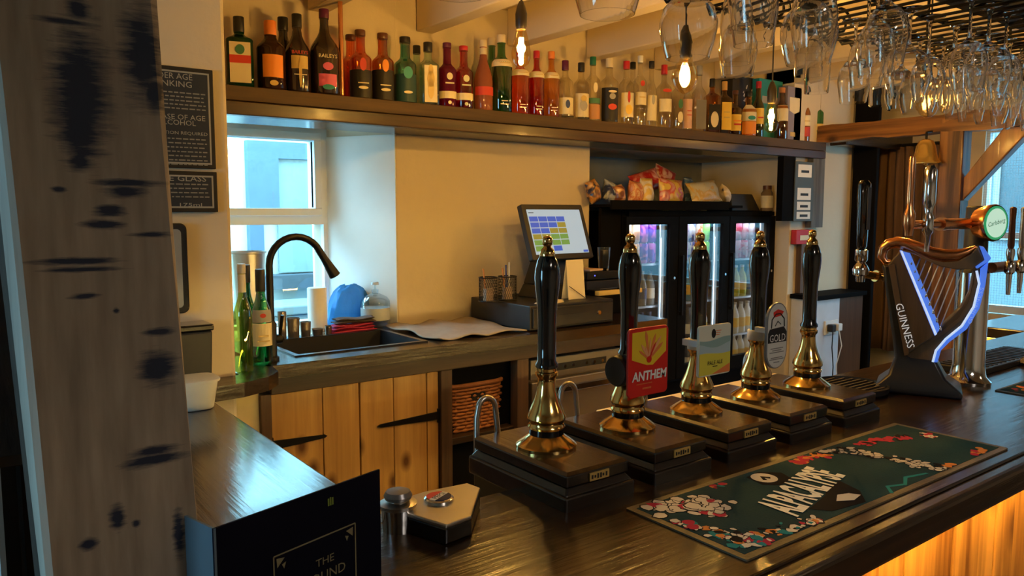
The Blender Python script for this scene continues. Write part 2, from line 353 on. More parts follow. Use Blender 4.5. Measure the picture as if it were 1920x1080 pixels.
# ------------------------------------------------------------------ timber: the near post, the dark post behind it
def whitewash():
    mm, nt, bs = _nt('whitewashed_post')
    base = coords(nt, (1,1,.12), False)
    n1 = N(nt, 'ShaderNodeTexNoise', Scale=55., Detail=5.); nt.links.new(base, n1.inputs['Vector'])
    rp = N(nt, 'ShaderNodeValToRGB'); e = rp.color_ramp.elements; e[0].position=.3; e[0].color=(.24,.185,.135,1); e[1].position=.72; e[1].color=(.42,.335,.25,1)
    nt.links.new(n1.outputs['Fac'], rp.inputs[0])
    # worn patches where the dark stain shows: (x, z, half width, half height) in the post's own metres
    P = [(0.0489, 1.728, 0.02, 0.0512), (0.0468, 1.683, 0.0151, 0.0257), (0.1127, 1.7717, 0.0156, 0.0385), (0.1231, 1.732, 0.0092, 0.0156), (0.0505, 1.8138, 0.0087, 0.009), (0.0374, 1.7983, 0.0197, 0.0028), (0.0883, 1.6213, 0.0156, 0.0053), (0.0714, 1.6007, 0.0116, 0.0047), (0.0654, 1.5855, 0.0142, 0.0041), (0.0915, 1.6314, 0.0261, 0.003), (0.0403, 1.546, 0.0331, 0.0029), (0.0399, 1.5373, 0.0254, 0.0023), (0.1138, 1.5736, 0.0147, 0.0024), (0.1178, 1.4617, 0.0122, 0.0037), (0.1132, 1.4198, 0.0149, 0.0148), (0.1064, 1.323, 0.0205, 0.0043), (0.1059, 1.3123, 0.0232, 0.005), (0.1287, 1.2176, 0.0049, 0.0204), (0.064, 1.2531, 0.006, 0.0109), (0.083, 1.2409, 0.0034, 0.0031), (0.0333, 1.2297, 0.0066, 0.006), (0.0437, 1.508, 0.0102, 0.0023), (0.0455, 1.6547, 0.0088, 0.008), (0.0734, 1.4899, 0.0026, 0.0024), (0.024, 1.6231, 0.005, 0.0023)]
    tc = N(nt, 'ShaderNodeTexCoord'); sx = N(nt, 'ShaderNodeSeparateXYZ')
    mpn = N(nt, 'ShaderNodeMapping'); mpn.inputs['Scale'].default_value = (7,7,55); nt.links.new(tc.outputs['Object'], mpn.inputs[0])
    nd = N(nt, 'ShaderNodeTexNoise', Scale=2.4, Detail=5., Roughness=.7); nt.links.new(mpn.outputs[0], nd.inputs['Vector'])
    nt.links.new(tc.outputs['Object'], sx.inputs[0]); acc = None
    for (x, z, a, c) in P:
        dx = N(nt,'ShaderNodeMath',operation='SUBTRACT'); nt.links.new(sx.outputs[0],dx.inputs[0]); dx.inputs[1].default_value=x
        dx2 = N(nt,'ShaderNodeMath',operation='DIVIDE'); nt.links.new(dx.outputs[0],dx2.inputs[0]); dx2.inputs[1].default_value=a
        px_ = N(nt,'ShaderNodeMath',operation='POWER'); nt.links.new(dx2.outputs[0],px_.inputs[0]); px_.inputs[1].default_value=2
        dz = N(nt,'ShaderNodeMath',operation='SUBTRACT'); nt.links.new(sx.outputs[2],dz.inputs[0]); dz.inputs[1].default_value=z
        dz2 = N(nt,'ShaderNodeMath',operation='DIVIDE'); nt.links.new(dz.outputs[0],dz2.inputs[0]); dz2.inputs[1].default_value=c
        pz = N(nt,'ShaderNodeMath',operation='POWER'); nt.links.new(dz2.outputs[0],pz.inputs[0]); pz.inputs[1].default_value=2
        su = N(nt,'ShaderNodeMath',operation='ADD'); nt.links.new(px_.outputs[0],su.inputs[0]); nt.links.new(pz.outputs[0],su.inputs[1])
        if acc is None: acc = su.outputs[0]
        else:
            mn = N(nt,'ShaderNodeMath',operation='MINIMUM'); nt.links.new(acc,mn.inputs[0]); nt.links.new(su.outputs[0],mn.inputs[1]); acc = mn.outputs[0]
    sq = N(nt,'ShaderNodeMath',operation='SQRT'); nt.links.new(acc,sq.inputs[0])
    nn = N(nt,'ShaderNodeMath',operation='MULTIPLY_ADD'); nt.links.new(nd.outputs['Fac'],nn.inputs[0]); nn.inputs[1].default_value=2.6; nn.inputs[2].default_value=-1.3
    sm = N(nt,'ShaderNodeMath',operation='ADD'); nt.links.new(sq.outputs[0],sm.inputs[0]); nt.links.new(nn.outputs[0],sm.inputs[1])
    mr = N(nt,'ShaderNodeMapRange'); mr.inputs[1].default_value=.75; mr.inputs[2].default_value=1.75; mr.inputs[3].default_value=1; mr.inputs[4].default_value=0; nt.links.new(sm.outputs[0],mr.inputs[0])
    mx = N(nt,'ShaderNodeMix',data_type='RGBA'); nt.links.new(mr.outputs[0],mx.inputs[0]); nt.links.new(rp.outputs[0],mx.inputs[6]); mx.inputs[7].default_value=(.011,.018,.042,1)
    nt.links.new(mx.outputs[2],bs.inputs['Base Color']); bs.inputs['Roughness'].default_value=.7
    bp = N(nt,'ShaderNodeBump',Strength=.35,Distance=.003); nt.links.new(n1.outputs['Fac'],bp.inputs['Height']); nt.links.new(bp.outputs[0],bs.inputs['Normal'])
    return mm
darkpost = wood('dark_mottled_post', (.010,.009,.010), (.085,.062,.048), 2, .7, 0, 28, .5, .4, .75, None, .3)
t = thing('timber_post', 'whitewashed square timber post with dark worn patches, nearest to the viewer', 'post', (.088,.95,0))
b = MB()
pl0 = [(-.003,0),(.147,0),(.152,.006),(.152,.14),(-.014,.14),(-.014,.012),(-.009,.003)]   # plan, worn arris on the street corner, window light painted into its pale colour
rings = []
for k in range(27):
    z = 2.58*k/26
    rings.append([(x+.0018*math.sin(z*5+i*2)-.038*(z-1.25), y+.0012*math.cos(z*7+i), z) for i,(x,y) in enumerate(pl0)])
n = len(pl0); vs = [p for r in rings for p in r]
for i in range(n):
    b.m(2 if i == 4 else (1 if i in (5,6) else 0))  # left face: dark stain with its shade painted in; arris: window light
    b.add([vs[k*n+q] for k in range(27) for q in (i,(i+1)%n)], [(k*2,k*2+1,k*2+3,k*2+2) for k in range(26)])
ob = b.build('shaft', [whitewash(), wood('worn_daylit_edge',(.30,.28,.24),(.62,.60,.54),2,.6,0,40,.2), darkpost], t)
t = thing('dark_post', 'dark mottled timber post with a bolt hole behind the whitewashed post', 'post', (-.06,1.28,0))
b = MB(); b.box(0,.175,0,.16,0,2.58); b.build('shaft', darkpost, t, bevel=.01)
b = MB(); b.lathe([(.006,-.002),(.0065,.0)], (.150,0,1.35), 12, axis='y'); b.build('bolt_hole', black_print, t)
t = thing('leaflet_rack', 'dark rack with pale steel edge and grey blue panels, low beside the whitewashed post', 'rack', (.052,1.12,1.0))
b = MB(); b.box(0,.075,0,.05,.0,.285); b.build('back', blackmetal, t)
b = MB(); b.box(-.006,0,-.012,.05,.0,.287); b.build('edge', mat('pale_edge_trim', (.6,.66,.7), .4), t)
for k in range(6):
    b = MB(); b.box(.030,.052,-.004,.0,.02+.043*k,.055+.043*k); b.build('panel', mat('grey_blue_panel', (.20,.26,.31), .35), t)
b = MB(); b.box(.016,.021,-.006,.0,.0,.285); b.build('rail', blackgloss, t)
# ------------------------------------------------------------------ bar counter
BT = 1.07
amber_led = mat('amber_led', (1,.7,.2), .5, emit=(1,.47,.065), es=112)
t = thing('bar_counter', 'dark varnished wooden bar counter running away from the viewer', 'counter', (0,0,0))
b = MB()
b.prism([(.235,.655),(3.9,.655),(3.9,1.36),(2.05,1.36),(2.05,1.155),(.264,1.155),(.264,.945),(.235,.945)], BT-.05, BT)
b.build('worktop', darkwood_x, t, bevel=.004)
b = MB(); b.box(.235,3.9,.622,.66,BT-.066,BT-.004); b.build('nosing', darkwood_x, t, bevel=.012, seg=3)
b = MB(); b.box(.235,3.9,.658,.672,BT-.066,BT-.045); b.build('lip', darkwood_x, t)
b = MB(); b.box(.30,3.9,.80,.86,0,BT-.05); b.build('carcass', darkwood_z, t)
x = .26; k = 0
while x < 3.88:
    wd = [.118,.112,.124,.108,.12][k % 5]; b = MB(); b.box(x+.0015,x+wd-.0015,.775+.004*(k%2),.80,.06,BT-.055); b.build('board', pine_front, t, bevel=.003); x += wd; k += 1
b = MB(); b.box(.27,3.88,.688,.706,BT-.056,BT-.0505); b.build('led_strip', amber_led, t)
b = MB(); b.box(.31,3.9,1.02,1.06,0,BT-.05); b.build('rear_panel', darkwood_z, t)
b = MB(); b.box(.66,3.2,1.062,1.072,.985,.997); b.build('led_strip', mat('aisle_fill_glow',(1,.7,.2),.5,emit=(1,.66,.19),es=135), t)  # unseen strip added behind the bar to brighten the cupboard doors
# return of the bar at the near left
t = thing('bar_return', 'dark varnished counter return on the left, shining with window light', 'counter', (0,0,0))
b = MB(); b.box(.235,.612,1.155,2.335,BT-.045,BT-.001); b.build('worktop', darkwood_y, t, bevel=.006)
b = MB(); b.box(.25,.58,1.17,2.32,0,BT-.045); b.build('carcass', darkwood_z, t)
# far return with the timber frame
t = thing('far_counter', 'dark counter return at the far end with amber lit boards under its top', 'counter', (0,0,0))
b = MB(); b.box(3.905,4.5,.5,1.62,BT-.05,BT); b.build('worktop', darkwood_y, t, bevel=.006)
b = MB(); b.box(4.05,4.42,.52,1.6,0,BT-.05); b.build('carcass', darkwood_z, t)
for k in range(9):
    b = MB(); b.box(4.03,4.05,.55+.115*k,.55+.115*k+.112,.05,BT-.06); b.build('board', pine_front, t, bevel=.002)
b = MB(); b.box(3.95,3.965,.55,1.58,BT-.056,BT-.0505); b.build('led_strip', amber_led, t)
# low pale work surface and blue cloth behind the pumps
t = thing('glass_shelf', 'low pale wooden work surface behind the hand pumps', 'shelf', (0,0,0))
b = MB(); b.box(1.75,2.75,1.42,1.86,.905,.94); b.build('board', mat('pale_laminate', (.80,.64,.38), .5), t, bevel=.004)
for q in ((1.78,1.45),(2.70,1.45),(1.78,1.80),(2.70,1.80)):
    b = MB(); b.box(q[0],q[0]+.035,q[1],q[1]+.035,0,.905); b.build('leg', steel, t)
t = thing('ice_well', 'dark steel ice well with a blue lid behind the second pump clip', 'ice well', (0,0,0))
b = MB(); b.box(1.18,1.72,1.25,1.75,0,.96); b.build('body', blackmetal, t, bevel=.005)
b = MB(); b.box(1.2,1.70,1.27,1.73,.96,.972); b.build('lid', mat('blue_grey_plastic', (.10,.15,.32), .4), t, bevel=.004)

# ------------------------------------------------------------------ back counter with sink
CT = 1.08; CF = 2.55
t = thing('back_counter', 'dark wooden back counter with inset sink under the window', 'counter', (0,0,0))
b = MB()
b.box(.885,1.03,CF,WY,CT-.045,CT); b.box(1.56,2.87,CF,WY,CT-.045,CT); b.box(1.03,1.56,CF,2.66,CT-.045,CT); b.box(1.03,1.56,3.03,WY,CT-.045,CT)
b.prism([(.45,2.469),(.45,2.36),(.62,2.335),(.74,2.345),(.83,2.385),(.885,2.45),(.90,CF),(.885,2.80),(.765,2.80),(.765,2.469)], CT-.045, CT)
b.build('worktop', darkwood_x, t)
b = MB(); b.box(.90,2.62,CF+.015,CF+.055,CT-.105,CT-.045); b.build('apron', brownwood_x, t, bevel=.003)
b = MB(); b.box(1.0,2.62,3.08,WY,0,CT-.045); b.build('back_panel', blackpaint, t)
for (x0,x1) in ((.868,.906),(1.588,1.64),(1.968,2.03)):
    b = MB(); b.box(x0,x1,CF+.03,CF+.08,.0,CT-.105); b.build('post', brownwood_z, t, bevel=.003)
b = MB(); b.box(1.64,1.968,CF+.05,3.05,.652,.682); b.build('shelf_board', brownwood_x, t, bevel=.003)
b = MB(); b.box(1.60,1.63,CF+.08,3.08,0,CT-.05); b.box(1.975,2.02,CF+.08,3.08,0,CT-.05); b.build('side_panel', blackpaint, t)
b = MB(); b.box(.58,.868,2.60,2.64,0,CT-.048); b.build('end_panel', mat('cream_panel', (.78,.66,.36), .6), t)
b = MB(); b.box(.895,2.02,CF+.10,CF+.115,.05,CT-.105); b.box(.9,1.6,CF+.085,CF+.115,0,.09); b.build('plinth', blackpaint, t)
def door(name_, xs, hinge_x, dirn, hz):
    for k in range(len(xs)-1):
        b = MB(); b.box(xs[k]+.0015,xs[k+1]-.0015,CF+.048,CF+.072,.10,CT-.110); pk = b.build('plank', pine_z, dd, bevel=.0025)
    for z in hz:
        b = MB(); L = .20 if dirn > 0 else .265
        b.prism([(hinge_x,z-.016),(hinge_x+dirn*L*.95,z-.006),(hinge_x+dirn*L,z),(hinge_x+dirn*L*.95,z+.006),(hinge_x,z+.016)], 0, .005, (Vector((0,CF+.043,0)),XV,ZV,YV))
        b.prism([(hinge_x,z-.028),(hinge_x-dirn*.022,z-.028),(hinge_x-dirn*.022,z+.028),(hinge_x,z+.028)], 0, .008, (Vector((0,CF+.040,0)),XV,ZV,YV))
        b.build('strap_hinge', blackmetal, dd)
dd = thing('cupboard_door', 'knotty pine plank door with short black strap hinges, nearer the window corner', 'door', (0,0,0))
door('l', [.908,1.098,1.242], .912, 1, (.79,.30))
dd = thing('cupboard_door', 'knotty pine plank door with long black strap hinge beside the basket shelf', 'door', (0,0,0))
door('r', [1.245,1.385,1.532,1.586], 1.578, -1, (.79,.30))
b = MB(); b.lathe([(.012,0),(.013,.008),(.007,.014)], (1.275,CF+.048,.70), 12, axis='y')
t = thing('sink', 'black inset sink with thin steel rim below the tap', 'sink', (0,0,0))
b = MB()
for r in ((1.02,1.57,2.65,2.67),(1.02,1.57,3.02,3.04),(1.02,1.04,2.67,3.02),(1.55,1.57,2.67,3.02)): b.box(r[0],r[1],r[2],r[3],CT,CT+.006)
b.build('rim', mat('dark_steel_rim', (.10,.11,.13), .25, .8), t)
b = MB(); i0 = (1.04,1.55,2.67,3.02); j0 = (1.07,1.52,2.70,2.99)
v = [(i0[0],i0[2],CT+.004),(i0[1],i0[2],CT+.004),(i0[1],i0[3],CT+.004),(i0[0],i0[3],CT+.004),(j0[0],j0[2],CT-.18),(j0[1],j0[2],CT-.18),(j0[1],j0[3],CT-.18),(j0[0],j0[3],CT-.18)]
b.add(v, [(0,1,5,4),(1,2,6,5),(2,3,7,6),(3,0,4,7),(4,5,6,7)]); b.build('bowl', mat('black_composite', (.012,.012,.014), .35), t)
p = at(510,676,Z=CT); t = thing('kitchen_tap', 'tall matt black gooseneck tap arching over the sink', 'tap', (p.x,p.y,CT))
b = MB(); b.lathe([(.026,0),(.026,.012),(.019,.018),(.019,.13),(.013,.14)], seg=20); b.build('base', blackmetal, t)
q = at(508,487,Y=p.y); zt = q.z-CT; R = .098
pts = [(0,0,.10),(0,0,zt*.6)]+[(R-R*math.cos(a), 0, zt-.02+R*math.sin(a)) for a in [PI*k/14 for k in range(13)]]
b = MB(); b.tube(pts, .0125, 14); b.build('neck', blackmetal, t)
e = Vector(pts[-1]); d = (Vector(pts[-1])-Vector(pts[-2])).normalized()
b = MB(); b.tube([e-d*.01, e+d*.03, e+d*.07, e+d*.105], [.0128,.0135,.0175,.021], 16); b.build('spray_head', blackmetal, t)
b = MB(); b.lathe([(.010,0),(.016,.01),(.016,.036),(.010,.042)], (0,0,.075), 16, axis='x'); b.tube([(.03,0,.08),(.032,-.01,.12),(.034,-.02,.16)], .006, 8); b.build('lever', blackmetal, t)
# ------------------------------------------------------------------ bottle shelf
ST = 2.049; SF = 2.85
t = thing('bottle_shelf', 'long dark stained timber shelf of spirits over the window and till', 'shelf', (0,0,0))
b = MB(); b.box(.765,4.70,SF,WY-.001,ST-.052,ST); b.build('shelf_plank', greywood_x, t, bevel=.003)
b = MB(); b.box(.765,4.69,SF-.006,SF+.03,ST-.104,ST-.055); b.build('fascia', midwood_x, t, bevel=.004)
b = MB(); b.box(.765,4.69,SF+.03,WY-.001,ST-.104,ST-.0525); b.build('underside', darkwood_x, t)
b = MB(); b.box(4.24,4.365,SF+.002,2.895,1.545,ST-.105); b.build('bracket_panel', blackpaint, t)
b = MB(); b.box(4.565,4.70,SF+.004,2.895,1.50,ST-.105); b.build('end_board', wood('grey_end_board', (.05,.05,.05), (.22,.21,.20), 2, .7, 0, 40, .3), t)

GL = {}
def glass(name, col, rough=.02, trans=1.):
    if trans > .72: return thin_glass('bottle_glass_'+name, tuple(min(.97,x**.6) for x in col), .10, .03)
    return mat('bottle_glass_'+name, col, rough, 0, trans, 1.36, var=.02, coat=0)
g_clear = glass('clear', (.93,.90,.80)); g_green = glass('green', (.02,.28,.06), trans=.92); g_dkgreen = glass('dark_green', (.004,.05,.015), trans=.55)
g_teal = glass('teal', (.02,.30,.27), trans=.85); g_pale = glass('pale_blue_green', (.55,.78,.70)); g_red = glass('red', (.62,.012,.02), trans=.75)
g_purple = glass('purple', (.22,.01,.06), trans=.7); g_orange = glass('orange', (.85,.17,.03), trans=.8); g_amber = glass('amber', (.55,.20,.03), trans=.85)
g_orangered = glass('orange_red', (.90,.22,.08), trans=.85); g_tango = glass('bright_orange', (.95,.42,.06), trans=.85)
g_brown = glass('brown', (.05,.018,.008), trans=.4); g_black = mat('bottle_black', (.010,.008,.010), .12, coat=.6); g_rose = glass('rose', (.50,.16,.09), trans=.5)
g_choc = mat('bottle_chocolate', (.022,.012,.010), .15, coat=.6)
g_yellow = glass('lime_yellow', (.60,.62,.10)); g_grey = mat('bottle_smoke_label', (.20,.19,.18), .35)
def col(n, c, **k): return mat('label_'+n, c, k.pop('rough', .55), var=.06, **k)
l_cream = col('cream', (.78,.68,.45)); l_white = col('white', (.78,.75,.68)); l_orange = col('orange', (.85,.28,.03)); l_red = col('red', (.60,.05,.03)); l_black = col('black', (.012,.011,.012))
l_gold = col('gold', (.62,.44,.14), rough=.35); l_yellow = col('yellow', (.82,.55,.09)); l_green = col('green', (.05,.18,.10)); l_blue = col('blue', (.05,.08,.22)); l_pink = col('pink', (.70,.12,.25)); l_teal = col('teal', (.02,.25,.26)); l_grey = col('grey', (.35,.34,.33))
PROF = {  # fractions of body height and neck: shoulder start, shoulder end
 'round': (.62, .74), 'wide': (.60, .78), 'long': (.52, .74), 'square': (.66, .76), 'liqueur': (.50, .78), 'champagne': (.42, .80), 'stout': (.58,.70)}
def bottle(label, px, hw, top, back, shape, gm, cm, cap, neck=.36, labels=(), foil=None, sq=2, lower=None, base=None, Y=None, z0=None, capr=1.15, group='bottles on the long shelf', texts=(), marks=(), face=.5):
    """hw: half width and top: cap height as the photograph shows them; the bottle itself is a turned solid standing on the shelf"""
    Y = Y or (3.035 if back else 2.925); z0 = ST if z0 is None else z0
    p = at(px, top, Y=Y); H = p.z-z0; D = depth(p); R = hw*D/FPX*(1.0 if sq == 2 else .93)
    d = Vector((p.x, p.y)); rz = -math.atan2(d.x, d.y)*face
    t = thing('bottle', label, 'bottle', (p.x, Y, z0+.0005), rz, group)
    s0, s1 = PROF[shape]; rn = R*neck; hb = H*s0; hn = H*s1; hc = H-cap
    prof = [(R*.80,0),(R*.96,.004),(R,.010),(R,hb*.5),(R,hb)]; sqs = [sq]*5
    for k in range(1,6):
        u = k/6; ww = (1-math.cos(PI*u))/2 if shape != 'round' else math.sin(u*PI/2)**2.2
        prof.append((R+(rn*1.08-R)*ww, hb+(hn-hb)*u)); sqs.append(sq+(2-sq)*u)
    prof += [(rn*1.08,hn),(rn,hn+.3*(hc-hn)),(rn,hc-.004),(rn*1.12,hc-.003),(rn*1.12,hc),(0,hc)]; sqs += [2]*6
    b = MB(); b.lathe([(0,0)]+prof, seg=28, sq=[sq]+sqs); b.build('glass_body', gm, t)
    b = MB(); b.lathe([(rn*capr*.95,hc-.001),(rn*capr,hc+.002),(rn*capr,H-.002),(rn*capr*.93,H)], seg=20); b.build('cap', cm, t)
    if foil: b = MB(); b.lathe([(rn*1.10,hn+(hc-hn)*foil[0]),(rn*1.06,hc)], seg=20); b.build('neck_foil', foil[1], t)
    def rad(f):  # body radius at a height fraction
        z = f*H
        for k in range(len(prof)-1):
            if prof[k][1] <= z <= prof[k+1][1] and prof[k+1][1] > prof[k][1]:
                return prof[k][0]+(prof[k+1][0]-prof[k][0])*(z-prof[k][1])/(prof[k+1][1]-prof[k][1])
        return R
    for (f0, f1, aw, lm) in labels:
        b = MB()
        if sq > 3:
            ww = R*aw*.86; b.prism([(-ww,f0*H),(ww,f0*H),(ww,f1*H),(-ww,f1*H)], 0, .0012, (Vector((0,-R*.995,0)),XV,ZV,-YV))
        else:
            n_ = 14; vs = []; fr = []
            for rr in (0,1,2,3,4):
                ff = f0+(f1-f0)*rr/4
                for j in range(n_+1):
                    a = -PI/2+(j/n_-.5)*2*aw*1.25; q = rad(ff)+.0008; vs.append((q*math.cos(a), q*math.sin(a), ff*H))
            b.add(vs, [(r_*(n_+1)+j, r_*(n_+1)+j+1, (r_+1)*(n_+1)+j+1, (r_+1)*(n_+1)+j) for r_ in range(4) for j in range(n_)], True)
        b.build('label', lm, t)
    if lower:
        b = MB(); b.lathe([(R*1.004,.006),(R*1.004,hb*lower[0])], seg=28, sq=[sq,sq]); b.build('lower_tint', lower[1], t)
    for (f, wfrac, hgt, lm) in marks:   # printed bars and emblems standing in for small illegible print
        b = MB(); ww = R*wfrac; q = rad(f)+.0022
        b.prism([(-ww,f*H),(ww,f*H),(ww,f*H+hgt),(-ww,f*H+hgt)] if (hgt < .012 or wfrac > .7) else [(ww*math.cos(a_),f*H+hgt/2+hgt/2*math.sin(a_)) for a_ in [PI*k_/8 for k_ in range(16)]], 0, .0006, (Vector((0,-q,0)),XV,ZV,-YV)); b.build('print', lm, t)
    for (f, body, wfrac, lm) in texts:
        text(body, R*wfrac*2, 'lettering', lm, t, (Vector((0,-rad(f)-.0026,f*H)), XV, ZV))
    return t
bc, rc = blackplastic, col('cap_red', (.50,.02,.03), rough=.4)
oc = col('cap_orange', (.80,.24,.05), rough=.4); pc = col('cap_purple', (.10,.01,.06), rough=.4); gc = col('cap_green', (.01,.14,.08), rough=.4); cc = col('cap_cream', (.70,.60,.42), rough=.4); brc = col('cap_brown', (.10,.035,.02), rough=.4)
S = lambda *a: bottle(*a[0:9], **(a[9] if len(a) > 9 else {}))
bottle('square dark green liqueur bottle with cream and red label, next to the pier', 447, 26, 32, 0, 'square', g_dkgreen, bc, .055, .36, [(.06,.62,.9,l_cream)], sq=6, marks=[(.33,.78,.028,l_red),(.45,.34,.035,l_green)], face=.9)
bottle('brown liqueur bottle with orange cap and orange square label', 506, 26, 40, 0, 'wide', g_brown, oc, .052, .38, [(.18,.50,.62,l_orange)], marks=[(.06,.3,.02,l_gold)], foil=(.6,l_red))
bottle('slim black bottle standing behind, between the orange-capped and the cream liqueur bottles', 530, 20, 33, 1, 'long', g_black, bc, .05, .42)
bottle('dark cream liqueur bottle with printed name, left of the tallest bottle', 556, 23.5, 27, 0, 'liqueur', g_choc, bc, .05, .34, [(.30,.46,.55,l_gold)], texts=[(.50,'BAILEYS',.62,l_red)], marks=[(.22,.5,.003,l_cream),(.06,.12,.11,l_gold)])
bottle('tallest dark liqueur bottle with pink flower print and purple cap, beside the copper pipe', 607, 28, 18, 0, 'liqueur', g_choc, pc, .035, .29, [(.10,.24,.5,l_pink)], texts=[(.44,'BAILEYS',.6,l_cream)], marks=[(.28,.35,.03,l_pink),(.06,.4,.02,l_teal)])
bottle('orange gin bottle standing behind, just right of the copper pipe', 657, 20, 66, 1, 'stout', g_orange, brc, .02, .42)
bottle('orange gin bottle with black lower half, second right of the copper pipe', 675, 20.5, 57, 0, 'stout', g_orange, brc, .022, .42, [], lower=(.72,l_black), marks=[(.14,.45,.012,l_cream),(.22,.5,.004,l_cream),(.40,.3,.05,l_red)])
bottle('orange gin bottle with black lower half, next to the teal bottle', 717, 20.5, 63, 0, 'stout', g_orange, brc, .022, .42, [], lower=(.78,l_black), marks=[(.14,.45,.012,l_cream),(.22,.5,.004,l_cream),(.42,.3,.05,l_orange)])
bottle('teal gin bottle with round emblem print', 759, 21, 70, 0, 'stout', g_teal, bc, .024, .42, [], lower=(.75,col('teal_black',(.01,.05,.06))), marks=[(.14,.4,.012,l_cream),(.36,.42,.05,l_teal)])
bottle('gin bottle with black cap half hidden between the teal and the pale green bottles', 781, 14, 86, 1, 'round', g_pale, bc, .035, .45)
bottle('pale blue green square gin bottle with tall cream label', 802, 21, 80, 0, 'round', g_pale, bc, .038, .38, [(.05,.62,.72,l_cream)], sq=4, marks=[(.10,.3,.09,l_gold),(.28,.36,.07,l_gold),(.45,.24,.05,l_gold)])
bottle('purple gin bottle with cream band, left of the red one', 838, 17, 81, 0, 'stout', g_purple, pc, .02, .42, [(.14,.25,1.0,l_cream)], marks=[(.36,.5,.006,l_cream),(.42,.34,.03,l_cream),(.05,.2,.015,l_cream)])
bottle('bright red gin bottle with cream band', 869, 17.5, 87, 0, 'stout', g_red, rc, .02, .42, [(.14,.25,1.0,l_cream)], marks=[(.36,.5,.006,l_cream),(.42,.34,.03,l_cream),(.05,.2,.015,l_cream)])
bottle('rose sparkling wine bottle with pale foil neck and red label', 906, 18, 76, 0, 'champagne', g_rose, cc, .03, .34, [(.22,.34,1.0,l_red)], foil=(-.6,cc))
bottle('green gin bottle standing behind, with a cream cap, left of the large green one', 922, 17, 72, 1, 'round', g_green, cc, .035, .38)
TQ = dict(labels=[(.585,.68,1.1,l_cream)], marks=[(.62,.5,.003,l_gold),(.1,.4,.004,l_cream),(.14,.3,.004,l_cream)])
bottle('large green gin bottle with cream collar label and cream cap', 940, 20.5, 66, 0, 'round', g_green, cc, .036, .36, sq=2, **TQ)
bottle('orange red gin bottle with cream collar, behind the hanging teardrop bulb', 975, 17.5, 92, 0, 'round', g_orangered, rc, .034, .36, sq=2, **TQ)
bottle('crimson gin bottle with cream collar and red cap, right of the teardrop bulb', 1006, 15, 96, 0, 'round', g_red, rc, .034, .36, sq=2, **TQ)
bottle('bright orange gin bottle with cream collar and orange cap', 1034, 15.5, 97, 0, 'round', g_tango, oc, .034, .36, sq=2, **TQ)
bottle('clear gin bottle with purple cap and cream lower label', 1060, 15, 114, 0, 'round', g_clear, pc, .045, .38, [(.08,.36,.9,l_cream)], marks=[(.18,.3,.04,l_blue),(.02,.8,.01,l_black)])
bottle('clear gin bottle with black cap and speckled label', 1090, 14.5, 118, 0, 'round', g_clear, bc, .042, .38, [(.06,.46,.9,l_cream)], marks=[(.16,.5,.05,l_grey),(.32,.4,.03,l_gold),(.02,.8,.01,l_black)])
bottle('clear gin bottle with green cap and green banded label', 1112, 14, 107, 0, 'round', g_clear, gc, .04, .38, [(.28,.36,1.0,l_green),(.04,.26,1.0,col('copper',(.45,.22,.10)))], marks=[(.44,.3,.05,l_cream)])
bottle('bottle with pale gold stopper and large black label', 1143, 17, 110, 0, 'round', g_clear, cc, .045, .36, [(.02,.54,1.05,l_black)], marks=[(.46,.5,.012,l_cream),(.36,.36,.03,l_grey),(.20,.5,.03,l_red)])
bottle('clear rum bottle with red cap, right of the black labelled bottle', 1175, 14, 115, 0, 'round', g_clear, rc, .04, .38, [(.12,.50,.85,l_cream)], marks=[(.16,.5,.05,l_yellow),(.34,.2,.06,l_red)])
bottle('clear bottle with dark cap standing behind the red-capped rum', 1187, 12, 117, 1, 'round', g_clear, bc, .035, .4)
bottle('clear white rum bottle with silver cap and red roundel', 1201, 12, 105, 0, 'round', g_clear, white, .035, .38, [(.30,.48,.9,l_cream)], marks=[(.56,.36,.03,l_red),(.40,.5,.006,l_gold)])
bottle('clear spirit bottle with black cap beside the white rum', 1222, 10.5, 115, 0, 'long', g_clear, bc, .036, .42, [(.10,.48,.85,l_cream)], marks=[(.34,.3,.05,l_grey)])
bottle('clear vodka bottle with red cap and red print', 1246, 14.5, 122, 0, 'round', g_clear, rc, .05, .36, [(.26,.46,.8,l_cream)], marks=[(.56,.6,.018,l_red)])
bottle('clear spirit bottle with a small dark emblem, under the round bulb', 1272, 13, 135, 0, 'round', g_clear, white, .03, .38, marks=[(.36,.35,.05,l_green),(.12,.4,.06,l_cream)])
bottle('narrow pink labelled bottle, right of the round bulb', 1290, 9, 150, 0, 'round', g_clear, white, .03, .45, [(.05,.62,1.1,col('pale_pink',(.72,.45,.38)))], marks=[(.30,.5,.004,l_red),(.38,.5,.004,l_red)])
bottle('squat tequila bottle with smoky grey label and grey stopper', 1312, 12.5, 124, 0, 'stout', g_clear, l_grey, .05, .42, [(.04,.48,1.0,g_grey)], sq=4)
bottle('square whiskey bottle with black cap and black and cream label', 1336, 14, 148, 0, 'square', g_amber, bc, .045, .36, [(.06,.52,.98,l_black)], sq=6, marks=[(.10,.6,.09,l_cream)])
bottle('square honey whiskey bottle with yellow label and cork coloured cap', 1359, 12.5, 153, 0, 'square', g_amber, col('cap_honey',(.70,.40,.10)), .05, .38, [(.08,.60,.98,l_yellow)], sq=6, marks=[(.30,.5,.008,l_gold),(.40,.5,.008,l_gold)])
bottle('small amber bottle with bright orange label in front of the dark gift box', 1379, 12, 170, 0, 'stout', g_amber, brc, .022, .40, [(.10,.46,.95,l_yellow)], marks=[(.22,.6,.01,l_red),(.30,.7,.008,l_orange)])
bottle('rum bottle with cream label and teal stripe, before the dark splashed box', 1404, 15, 172, 0, 'stout', g_amber, bc, .03, .40, [(.34,.70,.98,l_cream),(.02,.33,.98,l_orange)], marks=[(.36,.5,.025,l_teal)])
